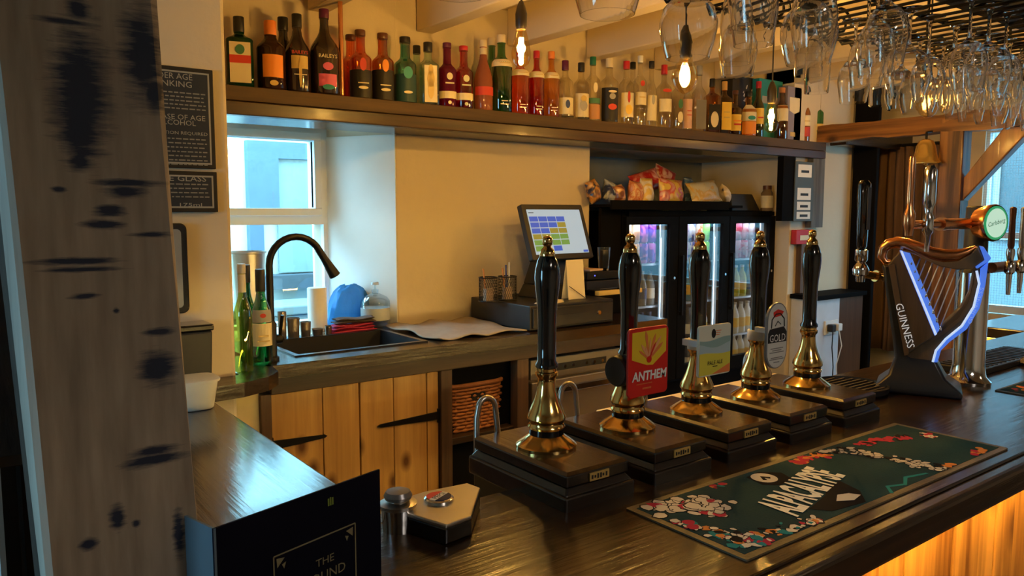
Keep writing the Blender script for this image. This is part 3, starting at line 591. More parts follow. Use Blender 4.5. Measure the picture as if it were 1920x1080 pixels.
bottle('rum bottle with red cap and yellow label, left of the teal gift box', 1423, 11, 153, 0, 'long', g_amber, rc, .04, .40, [(.24,.52,1.0,l_yellow)], marks=[(.34,.5,.008,l_red)])
bottle('amber bottle with pale label between the two gift boxes', 1467, 12, 165, 0, 'round', g_amber, col('cap_copper',(.55,.22,.08)), .03, .40, [(.36,.66,.95,l_cream)])
bottle('small whisky bottle with black cap, third from the shelf end', 1510, 11, 167, 0, 'long', g_amber, bc, .045, .42, [(.30,.50,1.0,l_cream),(.10,.28,1.0,l_red)], marks=[(.38,.5,.006,l_gold)])
bottle('green bottle with gold label and black cap, last on the shelf', 1533, 12, 179, 0, 'round', g_green, bc, .045, .40, [(.10,.40,.9,l_gold)], marks=[(.20,.5,.03,l_green)])
def gift_box(label, px0, px1, top, Y, m0, extra):
    a = at(px0, top, Y=Y); c = at(px1, top, Y=Y); wd = c.x-a.x; H = (a.z+c.z)/2-ST
    t = thing('gift_box', label, 'gift box', ((a.x+c.x)/2, Y, ST+.0005), 0, 'bottles on the long shelf')
    b = MB(); b.box(-wd/2,wd/2,0,.085,0,H); b.build('carton', m0, t, bevel=.002)
    extra(t, wd, H)
def splash(t, wd, H):
    b = MB(); random.seed(3)
    for k in range(26):
        u, v = random.uniform(-.1,.45)*wd, random.uniform(.25,.85)*H; s_ = random.uniform(.003,.012)
        b.prism([(u-s_,v-s_*.6),(u+s_*.4,v-s_),(u+s_,v+s_*1.8),(u-s_*.3,v+s_)], 0, .0006, (Vector((0,-.0003,0)),XV,ZV,-YV))
    b.build('splash_print', l_white, t)
gift_box('tall black gift box with a white splash, behind the small bottles', 1374, 1424, 145, 3.02, l_black, splash)
def tealx(t, wd, H):
    b = MB(); b.prism([(-wd*.36,H*.60),(wd*.36,H*.60),(wd*.36,H*.72),(-wd*.36,H*.72)], 0, .0006, (Vector((0,-.0003,0)),XV,ZV,-YV))
    b.prism([(wd*.1,H*.30),(wd*.40,H*.30),(wd*.40,H*.56),(wd*.22,H*.58)], 0, .0006, (Vector((0,-.0003,0)),XV,ZV,-YV)); b.build('print', l_grey, t)
gift_box('teal gift box behind the far teardrop bulb', 1424, 1468, 150, 2.97, l_teal, tealx)
def greyx(t, wd, H):
    b = MB(); b.prism([(-wd*.36,H*.55),(0,H*.50),(wd*.36,H*.55),(wd*.36,H*.80),(-wd*.36,H*.80)], 0, .0006, (Vector((0,-.0003,0)),XV,ZV,-YV)); b.build('label', l_cream, t)
    b = MB(); b.prism([(-wd*.25,H*.08),(wd*.1,H*.08),(wd*.1,H*.16),(-wd*.25,H*.16)], 0, .0006, (Vector((0,-.0003,0)),XV,ZV,-YV)); b.build('print', l_gold, t)
gift_box('tall lilac grey gift box with cream label near the shelf end', 1478, 1504, 163, 2.90, col('lilac_grey',(.24,.22,.30)), greyx)
p = at(641,170,Y=2.91)
t = thing('copper_pipe', 'thin upright copper pipe between shelf and ceiling beside the tallest bottle', 'pipe', (p.x,2.91,ST))
b = MB(); b.lathe([(.0095,.0005),(.0095,2.579-ST)], seg=14); b.build('tube', copper, t)
b = MB(); b.lathe([(.016,.0005),(.016,.006),(.011,.010)], seg=16); b.build('flange', copper, t)
# ------------------------------------------------------------------ hand pumps on the bar
pumpwood = wood('pump_base_wood', (.012,.005,.003), (.070,.030,.012), 1, .24, .6, 50, .2)
pumpside = wood('pump_base_side', (.004,.003,.003), (.016,.010,.008), 0, .30, .5, 50, .2)
def make_pump(label, x):
    t = thing('hand_pump', label, 'beer pump', (x, 1.157, BT), 0, 'hand pumps along the bar')
    b = MB(); b.box(-.086,.086,-.16,.15,-.012,.026); ob = b.build('base_block', pumpside, t, bevel=.004)
    b = MB(); b.frustum((-.083,.083,-.157,.147), (-.072,.072,-.146,.137), .026, .040); b.box(-.077,.077,-.151,.142,.040,.062); b.build('base_moulding', pumpside, t, bevel=.003)
    b = MB(); b.frustum((-.077,.077,-.151,.142), (-.070,.070,-.144,.136), .062, .067); b.build('base_top', pumpwood, t)
    b = MB(); b.box(-.024,.024,-.154,-.1505,.043,.058); pl = b.build('maker_plate', goldp, t)
    b = MB()
    for k,(u,hh) in enumerate(((-.018,.007),(-.011,.005),(-.004,.009),(.003,.009),(.009,.005),(.017,.008))): b.box(u-.002,u+.002,-.1546,-.154,.0505-hh/2,.0505+hh/2)
    b.build('print', black_print, pl)
    z = .067
    b = MB(); b.lathe([(0,z),(.060,z),(.0605,z+.006),(.056,z+.010),(.046,z+.017),(.036,z+.024),(.033,z+.027)], seg=40); b.build('brass_foot', brass, t)
    b = MB(); b.lathe([(.0345,z+.026),(.0345,z+.038)], seg=36); b.build('black_ring', blackgloss, t)
    b = MB(); b.lathe([(.034,z+.037),(.0375,z+.042),(.0345,z+.047),(.0345,z+.052),(.0385,z+.058),(.0375,z+.066),(.032,z+.078),(.026,z+.092),(.0215,z+.106),(.0185,z+.120),(.0175,z+.132),(.018,z+.138),(.0225,z+.144),(.0225,z+.150),(.0195,z+.152),(.0195,z+.158)], seg=40); b.build('brass_column', brass, t)
    b = MB(); b.lathe([(.019,z+.157),(.0225,z+.160),(.0225,z+.166),(.0185,z+.172),(.0180,z+.20),(.0182,z+.25),(.0200,z+.285),(.0235,z+.315),(.0250,z+.335),(.0240,z+.352),(.0200,z+.368),(.0140,z+.380)], seg=36); b.build('handle', blackgloss, t)
    b = MB(); b.lathe([(.0150,z+.377),(.0155,z+.382),(.0125,z+.390),(.0085,z+.394),(.0072,z+.397),(.0095,z+.400),(.0105,z+.406),(.0098,z+.412),(.006,z+.416),(0,z+.4175)], seg=28); b.build('finial', brass, t)
    pts = [(-.055,.165,-.06),(-.055,.165,.08)]+[(-.055,.165-.020+.020*math.cos(a),.11+.020*math.sin(a)) for a in [PI*k/8 for k in range(9)]]
    R_ = .030; R_ = .021; pts = [(-.064,.153,.012),(-.062,.154,.10)]+[(-.058+R_-R_*math.cos(a),.155-.0004*k,.115+R_*1.2*math.sin(a)) for k,a in enumerate([PI*q/9 for q in range(10)])]+[(-.008,.152,.05),(-.006,.148,.03)]
    b = MB(); b.tube(pts, .0062, 12); b.build('swan_neck', steel, t)
    return t
px_ = [.955,1.182,1.408,1.634,1.860]
pl_ = ['hand pump without a clip, nearest and first of the row, black handle and brass column','hand pump carrying the red and yellow clip, black handle and brass column','hand pump carrying the pale clip with painted waves, white collar','hand pump carrying the arched white clip, white collar','hand pump without a clip, last of the row next to the drip tray']
pumps = [make_pump(pl_[0], px_[0])]
for i in range(1,5): pumps.append(dup(pumps[0], (px_[i],1.157,BT), pl_[i]))
for i in (2,3):   # white clip collars
    b = MB(); b.lathe([(.0235,.067+.147),(.0240,.067+.150),(.0240,.067+.170),(.0225,.067+.172)], seg=28); b.build('clip_collar', white, pumps[i])
b = MB(); b.lathe([(.0,.012),(.030,.012),(.033,.008),(.033,-.008),(.030,-.012),(0,-.012)], (-.038,-.01,.067+.13), 24, axis='x', asp=1.7); ob = b.build('clip_backing', blackplastic, pumps[1]); 
def clip_frame(px0, py0, px1, py1, px2, py2, Y):
    """upper left, upper right, lower left corners on a plane facing the customers"""
    a, c, e = at(px0,py0,Y=Y), at(px1,py1,Y=Y), at(px2,py2,Y=Y)
    return a, c, e
def rrect(w_, h_, r, n=5):
    P = []
    for (cx,cy,a0) in ((w_/2-r,h_/2-r,0),(-w_/2+r,h_/2-r,PI/2),(-w_/2+r,-h_/2+r,PI),(w_/2-r,-h_/2+r,1.5*PI)): P += arc((cx,cy), r, a0, a0+PI/2, n)
    return P
# red and yellow clip
Y2 = 1.075; a, c, e = clip_frame(1178,617,1252,610,1170,748,Y2); W_ = (c.x-a.x); H_ = a.z-e.z
t = thing('pump_clip', 'red and yellow pump clip with starburst, lettered ANTHEM', 'pump clip', ((a.x+c.x)/2-.004,Y2,(a.z+e.z)/2), 0)
red = col('clip_red',(.62,.02,.015),rough=.3); yel = col('clip_yellow',(.80,.55,.03),rough=.3); osh = col('clip_orange',(.72,.20,.06),rough=.3); ppk = col('clip_pale_orange',(.82,.38,.18),rough=.3)
b = MB(); b.prism(rrect(W_,H_,.010),0,.006,(Vector((0,0,0)),XV,ZV,-YV)); b.build('board', red, t, bevel=.0012)
F0 = (Vector((0,-.0062,0)),XV,ZV,-YV)
b = MB(); b.prism([(-W_*.42,H_*.44),(W_*.44,H_*.46),(W_*.44,H_*.12),(W_*.10,-.06*H_),(-W_*.05,-.05*H_),(-W_*.42,H_*.05)],0,.0004,F0); b.build('yellow_field', yel, t)
for k,(ang,L,wd,mm) in enumerate(((100,.062,.008,osh),(70,.055,.007,osh),(52,.058,.007,ppk),(38,.052,.007,osh),(125,.040,.006,ppk),(145,.036,.005,osh),(112,.030,.004,ppk),(85,.044,.004,ppk),(60,.040,.004,red))):
    a_ = math.radians(ang); d = Vector((math.cos(a_),math.sin(a_))); q = Vector((-d.y,d.x)); o_ = Vector((0,H_*.03))
    pts = [o_+q*.002,o_-q*.002,o_+d*L*.8-q*wd/2,o_+d*L,o_+d*L*.8+q*wd/2]
    b = MB(); b.prism([(p_.x,p_.y) for p_ in pts],.0004+.00005*k,.0008+.00005*k,F0); b.build('ray', mm, t)
b = MB(); b.prism(arc((0,H_*.03),.007,0,2*PI,14)[:-1],.0012,.0017,F0); b.build('sun', red, t)
text('ANTHEM', W_*.88, 'lettering', white_print, t, (Vector((.002,-.0070,-H_*.20)), XV, ZV), height=H_*.14, shear=.1, bold=.03)
b = MB()
for k in range(14): b.box(-W_*.30+k*.0033,-W_*.30+k*.0033+.0022,-.0068,-.0062,-H_*.325,-H_*.310)
for k in range(7): b.box(-W_*.14+k*.0036,-W_*.14+k*.0036+.0026,-.0068,-.0062,-H_*.40,-H_*.375)
b.build('small_print', osh, t)
b = MB(); b.box(-.006,.006,0,.062,-.012,.004); b.build('bracket', blackplastic, t)
# pale clip with waves
a, c, e = clip_frame(1307,612,1367,603,1307,708,Y2); W_ = (c.x-a.x); H_ = a.z-e.z
t = thing('pump_clip', 'pale pump clip with painted blue and yellow waves, lettered PALE ALE', 'pump clip', ((a.x+c.x)/2,Y2,(a.z+e.z)/2), 0)
b = MB(); b.prism(rrect(W_,H_,.007),0,.006,(Vector((0,0,0)),XV,ZV,-YV)); b.build('board', col('clip_pale',(.66,.68,.58),rough=.3), t, bevel=.0012)
def wave(y0, amp, ph, off, mm):
    n_ = 14; P = [(-W_*.48+W_*.96*k/n_, y0*H_+amp*H_*math.sin(ph+k/n_*5)) for k in range(n_+1)]
    b = MB(); b.prism([(-W_*.48,-H_*.47),(W_*.48,-H_*.47)]+P[::-1], 0, off, F0); b.build('wave', mm, t)
wave(.22,.03,3.4,.0003,col('wave_teal',(.25,.40,.40),rough=.3)); wave(.10,.05,2.2,.0006,col('wave_blue',(.38,.52,.58),rough=.3)); wave(-.06,.02,1.,.0009,col('wave_yellow',(.66,.60,.07),rough=.3)); 
b = MB(); b.prism([(-W_*.10,-H_*.47),(W_*.47,-H_*.47),(W_*.47,-H_*.30)],.0009,.0012,F0); b.build('wave', osh, t)
b = MB(); b.prism([(x_*.7,y_) for x_,y_ in arc((-.008,H_*.33),.010,0,2*PI,16)[:-1]],0,.0004,F0); b.build('roundel', black_print, t)
b = MB()
for k in range(3): b.box(.002,.020-.003*k,-.0066,-.0062,H_*(.37-.04*k),H_*(.385-.04*k))
b.build('small_print', osh, t)
text('PALE ALE', W_*.46, 'lettering', black_print, t, (Vector((0,-.0076,-H_*.24)), XV, ZV))
b = MB(); b.box(-.008,.008,-.0077,-.0073,-H_*.325,-H_*.310); b.build('small_print', black_print, t)
b = MB(); b.box(-.026,-.012,.0,.064,.004,.018); b.build('bracket', white, t)
# arched white clip
a, c, e = clip_frame(1434,580,1475,570,1434,688,Y2+.02); W_ = (c.x-a.x)*.96; H_ = at(1453,567,Y=Y2+.02).z-at(1453,690,Y=Y2+.02).z
t = thing('pump_clip', 'white arched pump clip with black picture band, lettered GOLD', 'pump clip', ((a.x+c.x)/2,Y2+.02,(at(1453,567,Y=Y2+.02).z+at(1453,690,Y=Y2+.02).z)/2), 0)
P = arc((0,H_/2-W_/2),W_/2,0,PI,12)+arc((0,-H_/2+W_/2),W_/2,PI,2*PI,12)
b = MB(); b.prism(P,0,.006,(Vector((0,0,0)),XV,ZV,-YV)); b.build('board', col('clip_rim',(.18,.19,.20),rough=.3), t, bevel=.001)
P2 = [(x_*.90,z_*.965) for x_,z_ in P]; b = MB(); b.prism(P2,0,.0004,F0); b.build('face', col('clip_white',(.62,.64,.62),rough=.3), t)
b = MB(); b.prism([(-W_*.44,-H_*.10),(W_*.44,-H_*.10),(W_*.44,H_*.05),(W_*.30,H_*.13),(-W_*.36,H_*.11),(-W_*.44,H_*.05)],.0004,.0008,F0); b.build('picture_band', black_print, t)
b = MB(); b.prism([(-W_*.2,H_*.28),(W_*.18,H_*.30),(W_*.28,H_*.36),(0,H_*.40),(-W_*.22,H_*.36)],.0004,.0008,F0); b.build('red_patch', red, t)
b = MB(); b.tube([(-W_*.30,-.0070,H_*.12),(-W_*.28,-.0070,H_*.25),(-W_*.1,-.0070,H_*.33),(W_*.12,-.0070,H_*.33),(W_*.30,-.0070,H_*.25),(W_*.32,-.0070,H_*.13)],.0016,6); b.tube([(-W_*.12,-.0070,H_*.15),(0,-.0070,H_*.22),(W_*.14,-.0070,H_*.17)],.0012,6); b.build('picture_line', black_print, t)
text('GOLD', W_*.74, 'lettering', white_print, t, (Vector((0,-.0076,-H_*.03)), XV, ZV), height=H_*.11)
b = MB()
for k,(wd,z_) in enumerate(((.30,-.19),(.22,-.22),(.34,-.25),(.28,-.33),(.34,-.355),(.14,-.40))): b.box(-W_*wd,W_*wd,-.0068,-.0064,H_*z_-.0012,H_*z_+.0012)
b.build('small_print', col('clip_grey',(.2,.21,.22)), t)
b = MB(); b.box(-.018,-.004,.0,.045,.005,.017); b.build('bracket', white, t)
# ------------------------------------------------------------------ drip tray, runner, second runner
t = thing('drip_tray', 'round dark ribbed drip tray beside the last hand pump', 'tray', (2.165,1.205,BT), 0)
b = MB(); b.lathe([(0,0),(.098,0),(.105,.006),(.107,.022),(.100,.024),(.098,.012),(0,.010)], seg=40); b.build('dish', blackplastic, t)
for k in range(9):
    y_ = -.08+.02*k; L_ = math.sqrt(max(.0,.094**2-y_*y_)); b = MB(); b.box(-L_,L_,y_-.003,y_+.003,.014,.020); b.build('rib', mat('brown_rubber',(.03,.022,.017),.5), t)
runner_mat = mat('runner_teal', (.006,.036,.046), .85, var=.35, vs=9, bump=.15, bs=300, spec=.2)
t = thing('bar_runner', 'dark teal printed bar runner lettered ALPACALYPSE, in front of the pumps', 'bar mat', (1.437,.815,BT), math.radians(-.3))
LX, LY = .945, .258
b = MB(); b.prism([(x_,y_) for x_,y_ in rrect(LX,LY,.004,2)],.0003,.0035); b.build('rubber_border', mat('runner_border', (.10,.075,.04), .5, bump=.2, bs=200), t)
b = MB(); b.box(-LX/2+.014,LX/2-.014,-LY/2+.014,LY/2-.014,.0035,.0040); b.build('printed_field', runner_mat, t)
RF = (Vector((0,0,.0041)),XV,YV,ZV)
rk = dict(rough=.85, spec=.12); pr_cream = col('runner_cream',(.66,.58,.46),**rk); pr_red = col('runner_red',(.42,.03,.06),**rk); pr_org = col('runner_orange',(.60,.22,.05),**rk); pr_teal = col('runner_bright_teal',(.02,.20,.22),**rk); pr_blk = col('runner_dark',(.008,.006,.008),**rk); pr_blue = col('runner_blue',(.02,.07,.16),**rk)
def blobs(seed, area, n, mats_, smin, smax, name, hgt):
    random.seed(seed); sets = {}
    for k in range(n):
        u = random.random(); i = min(int(u*(len(area)-1)),len(area)-2); f = u*(len(area)-1)-i
        cx = area[i][0]+(area[i+1][0]-area[i][0])*f+random.gauss(0,area[i][2]); cy = area[i][1]+(area[i+1][1]-area[i][1])*f+random.gauss(0,area[i][2])
        cx = max(-LX/2+.022,min(LX/2-.022,cx)); cy = max(-LY/2+.022,min(LY/2-.022,cy))
        s_ = random.uniform(smin,smax); n_ = 9; a0 = random.uniform(0,6); el = random.uniform(.5,1)
        P = []
        for j in range(n_):
            a_ = 2*PI*j/n_; q = s_*random.uniform(.65,1.1); x_, y_ = q*math.cos(a_), q*el*math.sin(a_)
            P.append((cx+x_*math.cos(a0)-y_*math.sin(a0), cy+x_*math.sin(a0)+y_*math.cos(a0)))
        mm = random.choice(mats_)
        if mm is pr_cream: sets.setdefault('0outline',(pr_blk,[]))[1].append([(cx+(x_-cx)*1.22, cy+(y_-cy)*1.22) for x_,y_ in P])
        sets.setdefault(mm.name,(mm,[]))[1].append(P)
    for kk,(nm,(mm,PL)) in enumerate(sets.items()):
        b = MB()
        for q,P in enumerate(PL): b.prism(P, hgt+.000004*q+(0 if nm == '0outline' else .000006)+.0000005*kk, hgt+.0002+.000004*q*(n/max(1,len(PL)))+(0 if nm == '0outline' else .00003)+.000002*kk, RF)
        o = b.build(name, mm, t); o['kind'] = 'stuff'
blobs(1, [(-.44,.085,.014),(-.38,.088,.018),(-.335,.055,.016),(-.36,.03,.012)], 80, [pr_cream,pr_cream,pr_cream,pr_cream,pr_cream,pr_red], .009,.018, 'fleece_print', 0)
blobs(2, [(-.45,.03,.012),(-.43,-.04,.014),(-.40,-.08,.012),(-.32,-.10,.012),(-.24,-.115,.010)], 110, [pr_cream,pr_cream,pr_cream,pr_red,pr_org,pr_blk,pr_teal], .005,.013, 'swirl_print', .0004)
blobs(3, [(-.44,-.09,.010),(-.39,-.105,.006)], 14, [pr_blue,pr_teal,pr_red,pr_cream], .006,.014, 'swirl_print', .0005)
blobs(4, [(.10,.10,.008),(.15,.088,.010),(.18,.06,.010)], 40, [pr_cream,pr_cream,pr_blk], .005,.012, 'fleece_print', .0003)
blobs(5, [(.17,.05,.010),(.185,-.02,.014),(.195,-.07,.014),(.205,-.105,.008)], 85, [pr_cream,pr_cream,pr_cream,pr_cream,pr_blk], .005,.012, 'fleece_print', .0005)
blobs(6, [(.0,.09,.006),(.05,.10,.008),(.10,.085,.008)], 26, [pr_red,pr_red,pr_org], .006,.016, 'red_print', .0002)
blobs(7, [(.20,.085,.006),(.30,.07,.010),(.38,.05,.006)], 40, [pr_red,pr_red,pr_red,pr_blk], .006,.016, 'red_print', .0003)
blobs(8, [(.22,-.115,.005),(.25,-.11,.004)], 8, [pr_org,pr_org,pr_red], .006,.012, 'orange_print', .0006)
blobs(11, [(.36,-.10,.005),(.40,-.11,.004),(.42,-.09,.006)], 14, [pr_org,pr_org,pr_red], .006,.012, 'orange_print', .0006)
blobs(9, [(.42,.0,.008),(.43,.05,.010)], 18, [pr_cream,pr_red,pr_cream], .004,.010, 'swirl_print', .0004)
blobs(10, [(-.26,.105,.006),(-.21,.108,.006)], 12, [pr_org,pr_red,pr_teal], .004,.009, 'swirl_print', .0004)
b = MB(); b.prism([(-.02,-.115),(.01,-.09),(.05,-.105),(.09,-.085),(.15,-.10),(.15,-.106),(.09,-.093),(.05,-.112),(.01,-.098),(-.015,-.12)],0,.0003,RF); b.build('teal_flourish', pr_teal, t)
b = MB(); b.prism([(-.215,-.070),(-.13,-.050),(-.075,-.020),(-.035,-.022),(-.055,-.075),(-.10,-.112),(-.19,-.100)],0,.0005,RF); b.build('dark_shield', pr_blk, t)
b = MB(); b.prism([(-.14,-.078),(-.11,-.062),(-.085,-.07),(-.075,-.088),(-.11,-.095)],.0005,.0008,RF); b.build('shield_print', pr_cream, t)
b = MB(); b.prism([(-.175,.055),(-.165,.10),(-.12,.105),(-.085,.075),(-.10,.04),(-.15,.032)],0,.0004,RF); b.build('badge_backing', pr_blk, t)
b = MB(); b.prism(arc((-.14,.076),.026,0,2*PI,22)[:-1],.0004,.0007,RF); b.build('roundel', pr_cream, t)
b = MB(); b.prism([(-.153,.069),(-.140,.086),(-.127,.071),(-.135,.065),(-.141,.075),(-.147,.064)],.0007,.001,RF); b.build('roundel_mark', pr_blk, t)
ang = math.radians(14)
text('ALPACALYPSE', .275, 'lettering', col('runner_letter',(.85,.82,.70),**rk), t, (Vector((-.138,-.008,.0053)), Vector((math.cos(ang),math.sin(ang),0)), Vector((-math.sin(ang)*.6,1,0)).normalized(), ), height=.082, bold=.035)
t = thing('bar_mat', 'second dark printed bar mat at the far end, beyond the stout font', 'bar mat', (2.70,.905,BT), 0)
b = MB(); b.box(-.19,.19,-.07,.04,.0003,.0035); b.build('rubber_border', mat('runner_border', (.1,.1,.1)), t)
LX, LY = .38, .11; RF = (Vector((0,-.015,.0041)),XV,YV,ZV)
b = MB(); b.box(-.18,.18,-.062,.032,.0035,.004); b.build('printed_field', runner_mat, t)
blobs(12, [(-.15,.0,.016),(.0,.0,.018),(.14,0,.016)], 40, [pr_red,pr_org,pr_cream], .006,.014, 'swirl_print', .0002)

# ------------------------------------------------------------------ soft drink dispenser head, steel pots, menu, tub
zt = BT+.036
def P_(x_, y_, z_): q = at(x_, y_, Z=z_); return (q.x, q.y)
hexa = [P_(*q,zt) for q in ((742,938),(795,921),(876,905),(901,914),(884,966),(836,984),(750,958))]
t = thing('drinks_dispenser', 'chrome angular soft drink dispenser head with round emblem on the bar', 'dispenser', (0,0,0))
cx = sum(q[0] for q in hexa)/7; cy = sum(q[1] for q in hexa)/7; t.location = (cx,cy,BT)
hx = [(q[0]-cx,q[1]-cy) for q in hexa]
b = MB(); b.prism([(x_*.99,y_*.99) for x_,y_ in hx],.001,.029); b.build('body', mat('dark_chrome',(.10,.10,.11),.15,1.), t, bevel=.003)
b = MB(); b.prism(hx,.028,.036); b.build('top_plate', mat('satin_chrome',(.62,.58,.54),.30,1.), t, bevel=.0025)
EM = (Vector((-.002,.004,0)),XV,YV,ZV); emz = .036
b = MB(); b.lathe([(.0,emz),(.025,emz),(.0255,emz+.005),(.022,emz+.0075),(0,emz+.008)], (-.002,.004,0), 32); em = b.build('emblem', chrome, t)
def seg_(y0, y1, r=.0215): 
    P = [(math.sqrt(r*r-y_*y_), y_) for y_ in [y0+(y1-y0)*k/10 for k in range(11)]]; return P+[(-x_,y_) for x_,y_ in P[::-1]]
ca, sa = math.cos(.45), math.sin(.45); rot = lambda P: [(x_*ca-y_*sa, x_*sa+y_*ca) for x_,y_ in P]
for (y0,y1,mm) in ((.006,.0213,red),(-.006,.006,white_print),(-.0213,-.006,col('emblem_blue',(.01,.02,.09),rough=.2))):
    b = MB(); b.prism(rot(seg_(y0,y1)), emz+.0079, emz+.0086, EM); b.build('emblem_field', mm, em)
text('PEPSI', .030, 'lettering', col('emblem_blue',(.01,.02,.09)), em, (Vector((-.002,.004,emz+.0088)), Vector((ca,sa,0)), Vector((-sa,ca,0))))
p = at(755,958,Z=BT+.0)
t = thing('steel_pot', 'small steel pot with two stacked lids behind the drinks dispenser', 'pot', (.600,1.115,BT), 0)
b = MB(); b.lathe([(0,0),(.026,0),(.028,.03),(.029,.040)], seg=24); b.build('pot', chrome, t)
b = MB(); b.lathe([(.0,.040),(.031,.040),(.032,.046),(.016,.049),(.016,.053),(0,.053)], seg=24); b.build('lid', steel, t)
b = MB(); b.lathe([(.0,.0535),(.022,.0535),(.024,.059),(.020,.066),(0,.067)], seg=24); b.build('lid', mat('grey_lid',(.20,.19,.20),.3,.6), t)
zm = 1.238; A = at(400,992,Z=zm); B = at(712,880,Z=zm)
t = thing('menu_stand', 'black folded menu standing on the bar with thin gold frame and lettering', 'menu', (A.x,A.y,BT+.0005))
U = Vector((B.x-A.x,B.y-A.y,0)); L = U.length; U.normalize(); Wd = U.cross(ZV)
menu_m = mat('menu_black', (.004,.004,.010), .6, bump=.1, bs=400, spec=.08)
b = MB(); b.prism([(0,0),(L,0),(L,zm-BT-.0005),(0,zm-BT-.0005)],-.003,0,(Vector((0,0,0)),U,ZV,Wd)); b.build('front_cover', menu_m, t)
V2 = Vector((-.02,.075,0)); L2 = V2.length; V2.normalize()
b = MB(); b.prism([(0,0),(L2,0),(L2,zm-BT-.0005),(0,zm-BT-.0005)],0,.003,(Vector((0,.0,0)),V2,ZV,V2.cross(ZV))); b.build('back_cover', mat('menu_daylit_leaf',(.12,.17,.22),.35), t)  # leaf colour lightened to carry the window light falling on it
O_ = Vector((0,0,zm-BT))+Wd*.0005
b = MB(); fx0, fx1, fz = L*.305, L*.815, -.063
for (x0,x1,z0,z1) in ((fx0,fx1,fz-.0009,fz+.0009),(fx0-.0009,fx0+.0009,-.16,fz),(fx1-.0009,fx1+.0009,-.16,fz)): b.prism([(x0,z0),(x1,z0),(x1,z1),(x0,z1)],0,.0004,(O_,U,ZV,Wd))
for s_,x_ in ((1,fx0),(-1,fx1)):
    b.prism([(x_+s_*.004,fz-.004),(x_+s_*.016,fz-.006),(x_+s_*.005,fz-.016)],0,.0004,(O_,U,ZV,Wd)); b.prism([(x_+s_*.012,fz-.014),(x_+s_*.018,fz-.012),(x_+s_*.015,fz-.020)],0,.0004,(O_,U,ZV,Wd))
dimgold = mat('menu_gold',(.22,.19,.10),.5); b.build('gold_frame', dimgold, t)
b = MB(); 
for k in (-1,0,1): b.prism([(L*.655+k*.0035-.0012,-.025),(L*.655+k*.0035+.0012,-.025),(L*.655+k*.0035+.0012,-.014-abs(k)*.001),(L*.655+k*.0035-.0012,-.014-abs(k)*.001)],0,.0004,(O_,U,ZV,Wd))
b.build('emblem', mat('menu_green',(.16,.22,.03),.5), t)
text('THE', .030, 'lettering', dimgold, t, (O_+U*(L*.61)+ZV*-.096+Wd*.0003, U, ZV), height=.010)
text('ROUND', .068, 'lettering', dimgold, t, (O_+U*(L*.61)+ZV*-.116+Wd*.0003, U, ZV), height=.013)
p = at(372,770,Z=BT)
t = thing('plastic_tub', 'small clear plastic tub with lid on the counter return', 'tub', (.548,2.16,BT))
b = MB(); b.lathe([(.0,0),(.040,0),(.044,.004),(.055,.075),(.0525,.075),(.042,.006),(0,.004)], seg=28, sq=[4]*7); b.build('tub', mat('cloudy_plastic',(.82,.83,.81),.4,0,.25,1.3), t)
b = MB(); b.lathe([(.0,.076),(.060,.076),(.061,.082),(.052,.084),(0,.083)], seg=28, sq=[4]*5); b.build('lid', mat('cloudy_lid',(.85,.86,.85),.3,0,.25,1.3), t)
b = MB(); b.lathe([(0,.008),(.036,.008),(.040,.022),(0,.024)], seg=20); b.build('contents', mat('lemon_slices',(.62,.55,.12),.5), t)
# ------------------------------------------------------------------ harp shaped stout font
hb = Vector((2.33,1.10,BT)); dv = ray(1750,600); dv.z = 0; dv.normalize()
Uh = Vector((dv.y,-dv.x,0)); Wh = -dv     # U to the viewer's right, W towards the viewer
t = thing('stout_font', 'harp shaped beer font with copper scroll neck and blue lit edges on black plinth', 'beer font', hb)
k0 = depth(hb+Vector((0,0,.25)))/FPX
def hp(zx, zy, kx=.90):
    px_, py_ = 1640+zx/3.175, 420+zy/3.175
    return ((px_-1722)*k0*kx, (733-py_)*k0)
HF = (Vector((0,0,0)), Uh, ZV, Wh)
def hpoly(pts, d0, d1, name, mm, bevel=0.):
    b = MB(); b.prism([hp(*q) for q in pts], d0, d1, HF); return b.build(name, mm, t, bevel=bevel)
bronze = wood('dark_bronze_timber', (.045,.030,.017), (.135,.092,.055), 2, .35, .2, 40, .15)
bluel = mat('blue_edge_light', (.10,.25,.8), .4, emit=(.08,.22,1.), es=.55); whl = mat('white_edge_light', (.6,.75,1), .4, emit=(.45,.65,1.), es=.75)
# plinth: flared black foot
b = MB(); rings = [((-.098,.128),(.085),0),((-.100,.128),(.085),.018),((-.066,.085),(.06),.05),((-.052,.058),(.045),.10),((-.060,.02),(.04),.16),((-.085,-.025),(.03),.30),((-.098,-.075),(.02),.375)]
vs = []
for (u0,u1),dd_,z_ in rings:
    for (u,d_) in ((u0,dd_),(u1,dd_),(u1,-dd_),(u0,-dd_)): vs.append(Uh*u+Wh*d_+ZV*z_)
n_ = len(rings); fs = [(k*4+j,k*4+(j+1)%4,(k+1)*4+(j+1)%4,(k+1)*4+j) for k in range(n_-1) for j in range(4)]+[(3,2,1,0),tuple((n_-1)*4+j for j in range(4))]
b.add(vs, fs, True); b.build('plinth', mat('dark_slate_plastic',(.012,.014,.022),.35), t, bevel=.008, seg=3)
hpoly([(82,238),(150,150),(378,640),(205,775)], .0, .055, 'sound_box', bronze, .004)
hpoly([(88,245),(120,235),(232,760),(205,772)], .055, .059, 'sound_box_trim', mat('bronze_edge',(.13,.09,.06),.35,.4))
hpoly([(145,152),(205,168),(400,600),(372,642)], .028, .062, 'blue_edge', bluel, .002)
hpoly([(150,156),(163,154),(385,628),(374,638)], .062, .064, 'white_edge', whl)
hpoly([(562,262),(640,200),(632,330),(606,470),(545,585),(455,665),(405,722),(388,800),(240,792),(205,775),(300,692),(392,610),(425,560),(505,470),(548,380)], -.005, .045, 'fore_pillar', bronze, .004)
